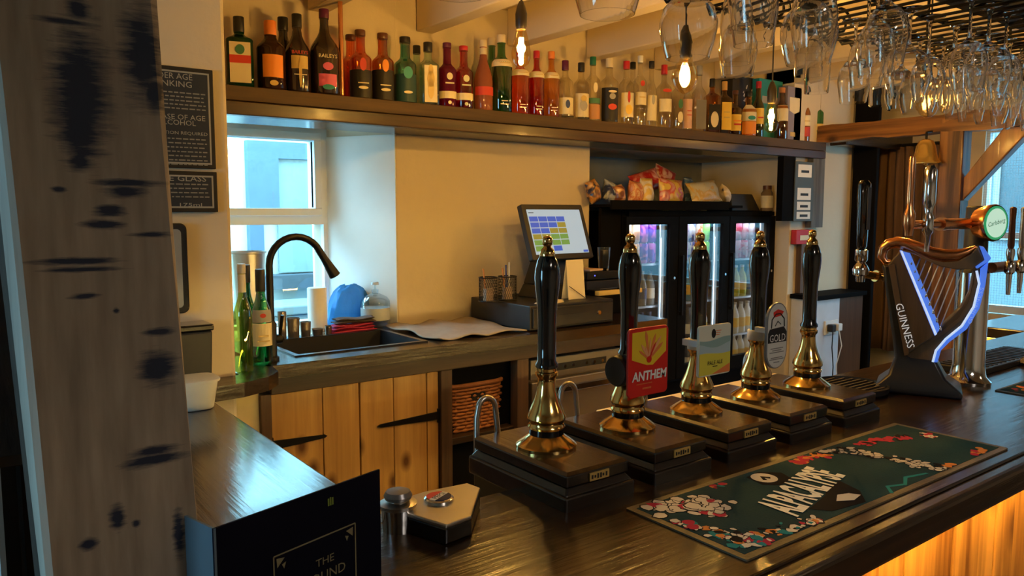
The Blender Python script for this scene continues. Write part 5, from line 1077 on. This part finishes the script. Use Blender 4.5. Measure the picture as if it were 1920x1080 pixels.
# cans and bottles in the fridge
def can_mat(n, c, c2):
    nm = 'can_'+n
    if nm in MATS: return MATS[nm]
    mm, nt, bs = _nt(nm); v = coords(nt,(1,1,1)); wv_ = N(nt,'ShaderNodeTexNoise',Scale=17.,Detail=1.,Distortion=1.0); nt.links.new(v,wv_.inputs['Vector'])
    rp = N(nt,'ShaderNodeValToRGB'); e = rp.color_ramp.elements; e[0].position=.46; e[0].color=rgba(c); e[1].position=.54; e[1].color=rgba(c2); nt.links.new(wv_.outputs['Fac'],rp.inputs[0]); nt.links.new(rp.outputs[0],bs.inputs['Base Color'])
    bs.inputs['Roughness'].default_value=.4; MATS[nm] = mm; return mm
CAN = {}
def can(n, c, c2, x, y, z, label, grp, r=.031, h=.116):
    key = (n, r, h)
    if key not in CAN:
        t = thing('drink_can', label, 'can', (x,y,z+.0005), random.uniform(0,6), grp)
        b = MB(); b.lathe([(0,.003),(r*.78,0),(r,.010),(r,h-.012),(r*.84,h)],seg=16); b.build('body', can_mat(n,c,c2), t)
        b = MB(); b.lathe([(r*.85,h-.001),(r*.86,h+.002),(r*.76,h-.003),(0,h-.003)],seg=16); b.build('lid', chrome, t); CAN[key] = t; return t
    return dup(CAN[key], (x,y,z+.0005), label, random.uniform(0,6))
cols_ = [
 [('peach',(.85,.36,.12),(.9,.68,.45)),('peach',(.85,.36,.12),(.9,.68,.45)),('purple',(.16,.02,.50),(.62,.12,.62)),('purple',(.16,.02,.50),(.62,.12,.62))],
 [('pinkwhite',(.75,.35,.50),(.50,.03,.25)),('bluewhite',(.66,.68,.75),(.05,.08,.50)),('redorange',(.80,.16,.04),(.85,.65,.45)),('green',(.22,.75,.05),(.35,.85,.2))],
 [('redwhite',(.55,.03,.09),(.66,.36,.42)),('redwhite',(.55,.03,.09),(.66,.36,.42)),('redwhite',(.55,.03,.09),(.66,.36,.42)),('rosegrey',(.45,.30,.38),(.65,.6,.65))]]
o4 = ['first','second','third','fourth']; dn = ['first','second','third']; nm_ = {'peach':'peach coloured','purple':'purple and pink','pinkwhite':'pink and white','bluewhite':'blue and white','redorange':'red and orange','green':'bright green','redwhite':'red and white','rosegrey':'rose grey'}
for k in range(3):
    seen = {}
    for j,(n,c,c2) in enumerate(cols_[k]):
        x_ = wins[k][0]+.080+.068*j
        for row in range(2):
            for dep in range(1):
                can(n,c,c2,x_,FY+.105+.07*dep,levels[0]+.1185*row,'%s can, %s layer, %s from the hinge, top shelf behind %s fridge door'%(nm_[n],['lower','upper'][row],o4[j],dn[k]),'cans on the top fridge shelf')
SODA = {}
def soda(n, gm, cm, lm, x, y, z, label, grp, r=.030, h=.20):
    if n not in SODA:
        t = thing('soda_bottle', label, 'bottle', (x,y,z+.0005), 0, grp)
        b = MB(); b.lathe([(0,0),(r*.9,0),(r,.006),(r,h*.58),(r*.8,h*.70),(r*.42,h*.84),(r*.40,h*.94),(0,h*.94)],seg=16); b.build('bottle', gm, t)
        b = MB(); b.lathe([(r*.46,h*.93),(r*.46,h),(0,h)],seg=14); b.build('cap', cm, t)
        b = MB(); b.lathe([(r*1.01,h*.2),(r*1.01,h*.5)],seg=16); b.build('label', lm, t); SODA[n] = t; return t
    return dup(SODA[n], (x,y,z+.0005), label)
cb = mat('col_soda_clear',(.75,.80,.85),.1,0,.7,1.33); yb_ = mat('col_soda_yellow',(.80,.75,.08),.2,0,.3,1.33); bb_ = mat('col_soda_blue',(.04,.30,.65),.2,0,.3,1.33); wb_ = mat('col_soda_white',(.72,.75,.76),.3); db_ = mat('col_soda_dark',(.03,.05,.12),.2)
lv = [[('clear',cb,l_grey,l_blue),('blue cap',cb,l_blue,l_white),('clear',cb,l_grey,l_blue),('blue cap',cb,l_blue,l_white)],[('pale',wb_,l_grey,l_yellow),('blue',bb_,white,l_yellow),('blue',bb_,white,l_yellow),('blue',bb_,white,l_yellow)],[('pale',wb_,l_grey,l_yellow),('yellow',yb_,white,l_yellow),('yellow',yb_,white,l_yellow),('clear',cb,l_grey,l_blue)]]
lv2 = [[('dark',db_,l_blue,l_white)]*4,[('dark',db_,l_blue,l_white)]*2+[('pale',wb_,l_grey,l_yellow)]*2,[('pale',wb_,l_grey,l_yellow)]*4]
for li,(LV,z_,sh) in enumerate(((lv,levels[1],'second shelf'),(lv2,levels[2],'third shelf'),(lv2,levels[3],'bottom shelf'))):
    for k in range(3):
        for j,(n,gm,cm,lm) in enumerate(LV[k]):
            soda(n,gm,cm,lm,wins[k][0]+.078+.068*j,FY+.105,z_,'%s drink bottle, %s from the hinge, %s behind %s fridge door'%(n,o4[j],sh,dn[k]),'bottles in the drinks fridge')
# dark shelf of snacks over the fridge
t = thing('snack_shelf','dark shelf board over the fridge holding crisp packets','shelf',(0,0,0))
b = MB(); b.box(2.872,4.0,2.965,3.6,1.625,1.640); b.box(2.872,3.85,2.95,2.965,1.612,1.662); b.build('board', blackpaint, t, bevel=.002)
b = MB(); b.box(2.872,3.02,3.03,3.05,CT,1.62); b.build('side_panel', blackpaint, t)
def packet(label, px, py, wpx, hpx, c1, c2, Y, rz, tilt, lie=0., roll=0., cat_='crisp packet'):
    p = at(px, py, Y=Y); k = depth(p)/FPX; wd, ht = wpx*k*1.28, hpx*k*1.22
    t = thing('crisp_packet', label, cat_, (p.x,Y,1.6405 if lie == 0 else lie), rz, 'crisp packets over the fridge')
    nx, ny = 14, 16; vs = []; random.seed(int(px)); ph = random.uniform(0,6)
    for s_ in (-1,1):
        for j in range(ny+1):
            for i in range(nx+1):
                u, v = i/nx*2-1, j/ny*2-1
                bulge = .040*(max(0,1-abs(v)**3))**.7*(max(0,1-u*u))**.5+.003*math.sin(7*u+ph+4*v)*(1-v*v)
                y_ = s_*(bulge*.9+.0012); x_ = u*wd/2*(1-.06*(1-v*v))+.003*math.sin(5*v+ph)
                zz = (v+1)/2*ht
                vs.append((x_, y_*math.cos(tilt)+zz*math.sin(tilt), zz*math.cos(tilt)-y_*math.sin(tilt)*(.6)+.016*abs(math.sin(tilt))))
    if roll:
        cr, sr = math.cos(roll), math.sin(roll); vs = [(x_*cr-z_*sr, y_, x_*sr+z_*cr) for x_,y_,z_ in vs]; mz = min(v_[2] for v_ in vs); vs = [(x_,y_,z_-mz) for x_,y_,z_ in vs]
    o = (nx+1)*(ny+1); fs = []
    for s_ in (0,1):
        for j in range(ny):
            for i in range(nx):
                q = (j*(nx+1)+i,j*(nx+1)+i+1,(j+1)*(nx+1)+i+1,(j+1)*(nx+1)+i); fs.append(tuple(x_+s_*o for x_ in (q if s_ == 0 else q[::-1])))
    ring = [i for i in range(nx+1)]+[j*(nx+1)+nx for j in range(1,ny+1)]+[ny*(nx+1)+i for i in range(nx-1,-1,-1)]+[j*(nx+1) for j in range(ny-1,0,-1)]
    for i in range(len(ring)): a_, c_ = ring[i], ring[(i+1)%len(ring)]; fs.append((a_,a_+o,c_+o,c_))
    b = MB(); b.add(vs, fs, True)
    nm = 'packet_%d'%int(px); mm, nt, bs = _nt(nm); tc = coords(nt,(1,1,1)); nz = N(nt,'ShaderNodeTexNoise',Scale=16.,Detail=2.,Distortion=1.2); nt.links.new(tc,nz.inputs['Vector'])
    rp = N(nt,'ShaderNodeValToRGB'); e = rp.color_ramp.elements; x3 = e.new(.60); x3.color = rgba(mul(c2,.35)); e[0].position=.44; e[0].color=rgba(c1); e[1].position=.50; e[1].color=rgba(c2); nt.links.new(nz.outputs['Fac'],rp.inputs[0]); nt.links.new(rp.outputs[0],bs.inputs['Base Color']); bs.inputs['Roughness'].default_value=.28
    b.build('packet', mm, t, ang=180); return t
packet('dark blue crisp packet with orange top, first on the fridge shelf by the wall',1118,374,24,34,(.02,.03,.09),(.45,.20,.03),3.06,.2,.15,roll=.3)
packet('navy and silver crisp packet, second along the fridge shelf',1140,374,26,32,(.02,.03,.10),(.25,.28,.33),3.07,-.1,.2,roll=-.35)
packet('brown and orange crisp packet, third along the fridge shelf',1163,374,22,28,(.18,.06,.03),(.55,.25,.08),3.05,.1,.1,roll=.2)
packet('orange and white crisp packet with a red top, fourth along the fridge shelf',1191,374,28,34,(.70,.45,.25),(.55,.15,.03),3.03,.0,.12,roll=-.12)
packet('yellow orange crisp packet beside the large red one',1213,374,22,40,(.72,.50,.12),(.70,.62,.50),3.02,-.15,.1)
packet('yellow and red crisp packet with white lettering patch, at the middle of the fridge shelf',1259,374,54,38,(.68,.48,.10),(.55,.06,.05),2.99,.05,.12,roll=-.05)
packet('red crisp packet lying on top of the pile',1222,352,60,34,(.42,.02,.02),(.55,.10,.06),3.13,.0,.45,1.690,roll=.25)
packet('red and pink crisp packet leaning behind the yellow and red one',1245,352,46,40,(.42,.03,.02),(.62,.30,.22),3.20,.0,.2,1.690,roll=-.3)
packet('blue crisp packet standing behind, between the yellow and the white packets',1293,374,22,42,(.02,.07,.22),(.05,.14,.35),3.10,.2,.1)
packet('large white and gold crisp packet lying at the end of the shelf',1328,374,62,36,(.62,.58,.45),(.62,.40,.10),3.00,-.05,.4,roll=.10)
packet('pale crumpled packet end sticking out beside the white and gold packet',1362,374,26,24,(.62,.50,.35),(.70,.62,.50),3.04,.5,.3,roll=-.5)
b = MB(); p0 = at(1373,388,Y=3.02); p1_ = at(1426,388,Y=3.02)
t = thing('black_box','black wedge shaped box beside the crisp packets','box',(p0.x,3.02,1.6075)); wd = p1_.x-p0.x
b.frustum((0,wd,0,.2),(.01,wd*.78,.02,.19),0,.105); b.build('box', blackplastic, t, bevel=.004)
p = at(1451,388,Y=3.1); H = at(1451,346,Y=3.1).z-1.62
t = thing('tasting_jar','small brown labelled jar standing alone over the fridge','jar',(4.335,3.03,1.6075))
b = MB(); b.lathe([(0,0),(.036,0),(.038,.006),(.038,H*.7),(.026,H*.8),(.024,H*.86),(0,H*.86)],seg=20); b.build('jar', mat('jar_glass',(.35,.24,.13),.2,0,.4), t)
b = MB(); b.lathe([(.027,H*.85),(.027,H),(0,H)],seg=18); b.build('lid', brc, t)
b = MB(); b.lathe([(.0385,H*.12),(.0385,H*.6)],seg=20); b.build('label', l_cream, t)
# price list, call point, half cabinet, sockets
a, c = at(1491,302,Y=2.848), at(1526,303,Y=2.848); e = at(1491,415,Y=2.848); wd = c.x-a.x; ht = a.z-e.z
t = thing('price_list','narrow grey framed price list with white slips on the shelf end','sign',((a.x+c.x)/2,2.849,e.z))
b = MB(); b.box(-wd/2,wd/2,-.006,.002,0,ht); b.build('frame', mat('grey_blue_frame',(.07,.085,.09),.5), t, bevel=.002)
for (z0,z1,n_) in ((.74,.95,1),(.36,.56,1),(.19,.33,1),(.04,.16,1)):
    b = MB(); b.box(-wd*.36,wd*.36,-.0068,-.006,ht*z0,ht*z1); sl = b.build('slip', white_print, t)
    b = MB(); b.box(-wd*.20,wd*.22,-.0072,-.0068,ht*(z0*.55+z1*.45)-.008,ht*(z0*.55+z1*.45)+.008); b.build('print', black_print, sl)
a = at(1487,431,Y=2.885); c = at(1518,457,Y=2.885)
t = thing('fire_call_point','small red fire alarm call point on the cream jamb','alarm',((a.x+c.x)/2,2.899,(a.z+c.z)/2)); wd = c.x-a.x
hh_ = a.z-c.z; b = MB(); b.box(-wd/2,wd/2,-.04,0,-hh_/2,hh_/2); b.build('case', mat('alarm_red',(.50,.02,.02),.4), t, bevel=.004)
b = MB(); b.box(-wd*.28,wd*.28,-.0408,-.04,-hh_*.22,hh_*.12); b.build('window', l_cream, t)
t = thing('side_cabinet','small brown cabinet with dark top and white end below the red call point','cabinet',(0,0,0))
b = MB(); b.box(4.42,5.02,2.70,2.895,1.045,1.075); b.build('top', blackpaint, t, bevel=.004)
b = MB(); b.box(4.72,5.0,2.72,2.895,.0,1.045); b.build('body', wood('cabinet_brown',(.04,.014,.007),(.10,.04,.02),2,.4,.2,40,.2), t)
b = MB(); b.box(4.44,4.72,2.722,2.895,.0,1.045); b.build('white_end', mat('white_board',(.60,.62,.70),.5), t)
t = thing('wall_box','dark brown wooden upright between the call point and the small cabinet','post',(4.48,2.86,1.0755))
b = MB(); b.box(0,.09,0,.039,0,.33); b.build('upright', brownwood_z, t, bevel=.003)
t = thing('double_socket','white double socket with black plug on the cabinet end','socket',(4.62,2.7215,.86))
b = MB(); b.box(-.075,.075,-.012,0,-.045,.045); b.build('plate', white, t, bevel=.003)
b = MB(); b.box(-.06,-.015,-.05,-.012,-.022,.025); b.build('plug', blackplastic, t, bevel=.005)
b = MB(); b.box(.015,.06,-.05,-.012,-.022,.025); b.build('plug', white, t, bevel=.005)
for s_,x_ in ((-1,-.037),(1,.037)):
    b = MB(); b.tube([(x_,-.04,-.02),(x_+.02*s_,-.05,-.12),(x_-.02*s_,-.04,-.25),(x_+.03,-.03,-.42)],.0035,8); b.build('flex', blackplastic if s_ < 0 else white, t)
# ------------------------------------------------------------------ notices and things on the pier
navy = mat('notice_navy',(.016,.026,.045),.5); silver = mat('notice_silver',(.36,.37,.36),.5)
def notice(label, z0, z1, x0, x1, lines):
    t = thing('notice', label, 'sign', ((x0+x1)/2,2.4695,z0)); wd, ht = x1-x0, z1-z0
    b = MB(); b.box(-wd/2,wd/2,-.012,0,0,ht); b.build('frame', black_print, t, bevel=.002)
    b = MB(); b.box(-wd/2+.012,wd/2-.012,-.0126,-.012,.012,ht-.012); b.build('border', silver, t)
    b = MB(); b.box(-wd/2+.017,wd/2-.017,-.0132,-.0126,.017,ht-.017); b.build('panel', navy, t)
    fine = MB(); O0 = Vector((0,-.0133,0))
    for (kind_, f_, val, wf, hh) in lines:
        if kind_ == 't': text(val, wd*wf, 'lettering', silver, t, (Vector((.0,-.0135,ht*f_)), XV, ZV), height=hh)
        else:
            random.seed(int(f_*1000))
            for k in range(val):
                z_ = ht*f_-k*hh; x_ = -wd*wf/2
                while x_ < wd*wf/2-.006:
                    l_ = random.uniform(.006,.02); fine.box(x_,min(x_+l_,wd*wf/2),-.0136,-.0132,z_-.0018,z_+.0018); x_ += l_+.004
    if fine.v: o = fine.build('small_print', mat('small_print',(.24,.25,.25),.5), t)
N1 = [('t',.905,'UNDER AGE',.52,.017),('t',.83,'DRINKING',.50,.017),('l',.745,5,.80,.0115),('t',.505,'PURCHASE OF AGE',.78,.015),('t',.45,'OF ALCOHOL',.56,.015),('t',.345,'IDENTIFICATION REQUIRED',.82,.011),('l',.29,7,.80,.0125)]
notice('larger navy notice about under age drinking on the pier',1.729,2.025,.46,.713,N1)
N2 = [('t',.82,'BY THE GLASS',.74,.016),('l',.68,4,.80,.0125),('t',.18,'125ml   175ml',.62,.010)]
notice('smaller navy notice headed by the glass, below the larger one',1.598,1.720,.46,.7145,N2)
t = thing('framed_board','tall dark framed board on the pier, mostly hidden by the near post','board',(.50,2.4695,1.293))
b = MB(); b.prism(rrect(.236,.272,.02),0,.022,(Vector((0,0,.136)),XV,ZV,-YV)); b.build('frame', blackgloss, t, bevel=.004)
b = MB(); b.prism(rrect(.20,.236,.012),.022,.024,(Vector((0,0,.136)),XV,ZV,-YV)); b.build('panel', mat('board_grey',(.25,.27,.29),.4), t)
t = thing('black_bin','black plastic box with hinged lid on the counter end in front of the pier','box',(.585,2.40,CTZ))
b = MB(); b.frustum((-.075,.068,-.03,.055),(-.08,.074,-.035,.06),0,.165); b.build('box', blackplastic, t, bevel=.006)
b = MB(); b.box(-.084,.078,-.04,.064,.166,.186); b.build('lid', blackgloss, t, bevel=.005)
# ------------------------------------------------------------------ hanging glass rack
t = thing('glass_rack','black wrought iron rack under dark boards holding upside-down glasses over the bar','glass rack',(0,0,0))
RZ = 2.075
b = MB(); b.box(.35,4.05,.40,.93,2.108,2.22); b.build('board', wood('rack_board',(.02,.02,.021),(.075,.07,.068),0,.6,0,40,.3), t, bevel=.006)
iron = mat('wrought_iron',(.012,.010,.009),.5,.5)
slots = [.56+.112*k for k in range(24)]
for k,x_ in enumerate(slots):
    for s_ in (-1,1):
        b = MB(); b.tube([(x_+s_*.026,.70,RZ+.035),(x_+s_*.026,.70,RZ),(x_+s_*.026,1.24,RZ),(x_+s_*.026,1.26,RZ+.03)],.0038,6); b.build('glass_rail', iron, t)
for y_ in (.70,.97,1.24):
    b = MB(); b.tube([(.48,y_,RZ+.012),(3.25,y_,RZ+.012)],.006,8); b.build('cross_rail', iron, t)
b = MB(); b.tube([(.48,1.24,RZ+.012),(.48,.97,RZ+.012),(.48,.70,RZ+.012)],.006,8); b.tube([(3.25,1.24,RZ+.012),(3.25,.70,RZ+.012)],.006,8); b.build('end_rail', iron, t)
for k in range(9):   # scrolls along the staff side
    x_ = .6+.3*k; P = [(x_+.055*(1-q*.75)*math.cos(q*9),1.245,RZ+.06+.045*(1-q*.75)*math.sin(q*9)) for q in [i/22 for i in range(23)]]
    b = MB(); b.tube(P,.004,6); b.build('scroll', iron, t)
for x_ in (.50,1.2,1.9,2.6,3.23):
    b = MB(); b.tube([(x_,1.24,RZ+.012),(x_,1.24,2.58)],.005,8); b.tube([(x_,.70,RZ+.012),(x_,.70,2.11)],.005,8); b.build('hanger', iron, t)
wg = mat('wine_glass_clear',(.995,.995,.99),.0,0,1,1.45,var=.002)
GK = {}
def glass_kind(kind):
    # profile from the rim (z=0) up to the foot, hanging upside down
    if kind == 'wine':  o = [(.0315,0),(.0345,.02),(.0385,.045),(.0390,.060),(.0350,.082),(.0240,.100),(.0100,.110),(.0045,.118),(.0035,.14),(.0040,.190),(.010,.199),(.034,.2025),(.034,.2045),(0,.2050)]
    elif kind == 'balloon': o = [(.0390,0),(.0450,.02),(.0515,.048),(.0520,.064),(.0460,.088),(.0300,.106),(.0120,.116),(.0050,.124),(.0040,.14),(.0045,.186),(.010,.198),(.038,.2025),(.038,.2045),(0,.2050)]
    else: o = [(.0270,0),(.0285,.03),(.0300,.07),(.0290,.095),(.0230,.120),(.0130,.136),(.0060,.146),(.0050,.156),(.0060,.185),(.012,.198),(.032,.2025),(.032,.2045),(0,.2050)]
    top = next(i for i,(r,z) in enumerate(o) if r <= .0125)
    inner = [(max(r-.0011,0),z) for r,z in o[:top]]; zt = o[top][1]-.006; inner = [(r,min(z,zt)) for r,z in inner]+[(0,zt)]
    b = MB(); b.lathe(list(reversed(inner))+o, seg=28)
    return b
ordn = ['first','second','third','fourth','fifth','sixth','seventh','eighth','ninth','tenth','eleventh','twelfth','thirteenth','fourteenth','fifteenth','sixteenth','seventeenth','eighteenth','nineteenth','twentieth','twenty-first','twenty-second','twenty-third','twenty-fourth']
kn = {'wine':'wine','balloon':'large balloon','beer':'tall beer'}
PL = [('balloon',0,.86),('balloon',2,.82),('balloon',5,.96),('wine',4,.74),('wine',5,.82),('beer',6,.94),('wine',6,.78),('balloon',7,.86),('wine',7,1.02),('wine',8,.77),('beer',8,.93),('wine',9,.85),
      ('wine',10,.93),('beer',10,1.05)]
for k in range(12,24):
    for j,y_ in enumerate((.82,.95,1.08)): PL.append((('wine','balloon','wine','beer')[(k+j) % 4], k, y_+.006*((k*7+j) % 3-1)))
rowsn = lambda y_: 'street side' if y_ < .89 else ('middle' if y_ < 1.03 else 'staff side')
for (kd,si,y_) in PL:
    lab = 'upside-down %s glass in the %s rack slot counted from the near end, %s'%(kn[kd],ordn[si],rowsn(y_))
    if kd not in GK:
        o = glass_kind(kd).build('hanging_glass', wg); GK[kd] = o
    else:
        o = GK[kd].copy(); C.objects.link(o)
    o.location = (slots[si],y_,RZ+.0045-.2020); o.rotation_euler = (0,0,random.uniform(0,6)); tag(o, lab, 'glass', 'glasses hanging in the rack')
# ------------------------------------------------------------------ filament bulbs
bulbglass = thin_glass('amber_bulb_glass',(1,.86,.55),.05)
fil = mat('filament',(1,.7,.3),.5,emit=(1,.62,.22),es=300)
def bulb(label, px, py_tip, Y, kind, watt, cord_to=2.58):
    tip = at(px,py_tip,Y=Y); 
    t = thing('pendant_bulb', label, 'light bulb', tip, 0, 'filament bulbs on cords')
    if kind == 'tear': pr_ = [(0,0),(.012,.002),(.024,.012),(.031,.030),(.032,.045),(.028,.072),(.020,.105),(.0145,.125)]; H = .125
    else: pr_ = [(0,0),(.006,.001),(.018,.008),(.030,.022),(.036,.042),(.034,.060),(.024,.082),(.0155,.098)]; H = .098
    b = MB(); b.lathe(pr_,seg=28); b.build('envelope', bulbglass, t)
    b = MB(); b.lathe([(.0150,H-.004),(.0185,H+.006),(.0195,H+.045),(.015,H+.065),(.007,H+.085),(0,H+.086)],seg=22); b.build('lamp_holder', mat('dark_bakelite',(.02,.014,.010),.4), t)
    b = MB(); b.tube([(0,0,H+.08),(0,0,cord_to-tip.z)],.003,8); b.build('cord', blackplastic, t)
    b = MB()
    for k in range(4):
        a0 = PI/2*k; r0 = .006
        b.tube([(r0*math.cos(a0),r0*math.sin(a0),H*.28),(r0*1.4*math.cos(a0+.3),r0*1.4*math.sin(a0+.3),H*.52),(r0*math.cos(a0+.5),r0*math.sin(a0+.5),H*.76)],.0022,6)
    b.build('filament', fil, t)
    b = MB(); b.lathe([(.006,H*.76),(.004,H*.86),(.007,H-.005)],seg=12); b.build('glass_stem', bulbglass, t)
    L = bpy.data.lights.new('bulb_light','POINT'); L.energy = watt; L.color = WARM; L.shadow_soft_size = .016
    o = bpy.data.objects.new('bulb_light',L); C.objects.link(o); o.parent = t; o.location = (0,0,H*.52)
bulb('teardrop filament bulb hanging in front of the green and orange gin bottles',977,127,2.05,'tear',20)
bulb('rounded filament bulb hanging below the balloon glasses, over the clear spirits',1283,176,1.45,'round',20)
bulb('teardrop filament bulb hanging low in front of the teal gift box',1445,249,1.98,'tear',20)
bulb('rounded filament bulb just above the brass bell',1737,221,1.30,'round',17)
bulb('teardrop filament bulb behind the dense glasses near the timber frame',1772,212,2.0,'tear',15)
# ------------------------------------------------------------------ timber frame with bell at the far end
oak = wood('oiled_oak_y',(.055,.017,.004),(.50,.22,.06),1,.42,.25,16,.35,.42,.60,(5.,(.05,.018,.006)))
oakz = wood('oiled_oak_z',(.055,.017,.004),(.50,.22,.06),2,.42,.25,16,.35,.42,.60,(5.,(.05,.018,.006)))
t = thing('oak_framework','rustic oak post and beam with diagonal brace over the far bar end','timber frame',(4.1,1.8,BT))
b = MB(); b.box(0,.10,-.045,.07,-BT,1.00); b.build('post', oakz, t, bevel=.008)
b = MB(); n_ = 24; vs = []
for k in range(n_+1):
    y_ = -1.25+2.0*k/n_; s_ = .004*math.sin(k*1.3)+.003*math.sin(k*2.9)
    for (x_,z_) in ((0,.93+s_),(.09,.93+s_*.5),(.095,1.015-s_),(.004,1.02-s_*.6)): vs.append((x_+.003*math.sin(k+z_*9),y_,z_))
b.add(vs,[(k*4+j,k*4+(j+1)%4,(k+1)*4+(j+1)%4,(k+1)*4+j) for k in range(n_) for j in range(4)]+[(3,2,1,0),(n_*4,n_*4+1,n_*4+2,n_*4+3)]); b.build('beam', oak, t)
b = MB(); b.prism([(-.051,.585),(-.051,.70),(-.215,.93),(-.345,.93)],0,.07,(Vector((.012,0,0)),YV,ZV,XV)); b.build('brace', oakz, t, bevel=.006)
p = at(1740,255,X=4.06)
bellm = mat('bell_brass',(.92,.62,.18),.24,.75,var=.05)
t = thing('bar_bell','polished brass bell hanging under the oak beam','bell',(4.045,p.y,1.845))
b = MB(); b.lathe([(.072,0),(.070,.006),(.060,.018),(.052,.045),(.045,.085),(.034,.112),(.016,.122),(0,.124)],seg=32); b.build('bell_body', bellm, t)
b = MB(); b.lathe([(.0735,-.002),(.0745,.004),(.0705,.010)],seg=32); b.build('lip', bellm, t)
b = MB(); b.tube([(0,0,.12),(0,0,.155),(.07,0,.165)],.006,8); b.build('hanger', iron, t)
b = MB(); b.lathe([(0,-.012),(.012,-.008),(.014,.002),(.005,.014),(.003,.10)],seg=14); b.build('clapper', brass, t)
# doorway post, curtain, far oak upright
t = thing('doorway_post','tall black painted post beside the dark doorway','post',(5.11,2.70,0))
b = MB(); b.box(0,.035,.025,.195,0,2.579); b.build('shaft', blackpaint, t, bevel=.006)
t = thing('curtain','long brown door curtain hanging in folds beside the dark doorway','curtain',(0,0,0))
nx = 90; vs = []; ztop, zbot = 2.05, .62
for j in range(9):
    z_ = ztop+(zbot-ztop)*j/8
    for i in range(nx+1):
        u = i/nx; y_ = 2.90-.46*u*(1+.10*j/8); vs.append((5.42+.028*math.sin(u*PI*15)*(.6+.4*j/8)+.01*math.sin(u*9+j), y_+.02*math.sin(u*20)*j/8, z_))
b = MB(); b.add(vs,[(j*(nx+1)+i,j*(nx+1)+i+1,(j+1)*(nx+1)+i+1,(j+1)*(nx+1)+i) for j in range(8) for i in range(nx)],True)
o = b.build('drape', mat('brown_curtain',(.15,.085,.05),.9,bump=.3,bs=200), t, ang=180); md = o.modifiers.new('thickness','SOLIDIFY'); md.thickness = .004
b = MB(); b.tube([(5.42,2.95,2.06),(5.42,2.38,2.06)],.012,10); b.build('rail', blackmetal, t)
for y_ in (2.93,2.40): b = MB(); b.tube([(5.42,y_,2.06),(5.579,y_,2.06)],.008,8); b.build('rail_bracket', blackmetal, t)
t = thing('passage_lintel','dark timber lintel over the doorway','lintel',(4.72,2.72,2.03))
b = MB(); b.box(0,.855,0,.12,0,.12); b.build('lintel_beam', darkwood_x, t, bevel=.006)
for o in bpy.data.objects:
    if o.name.startswith('small_print'): o['kind'] = 'stuff'
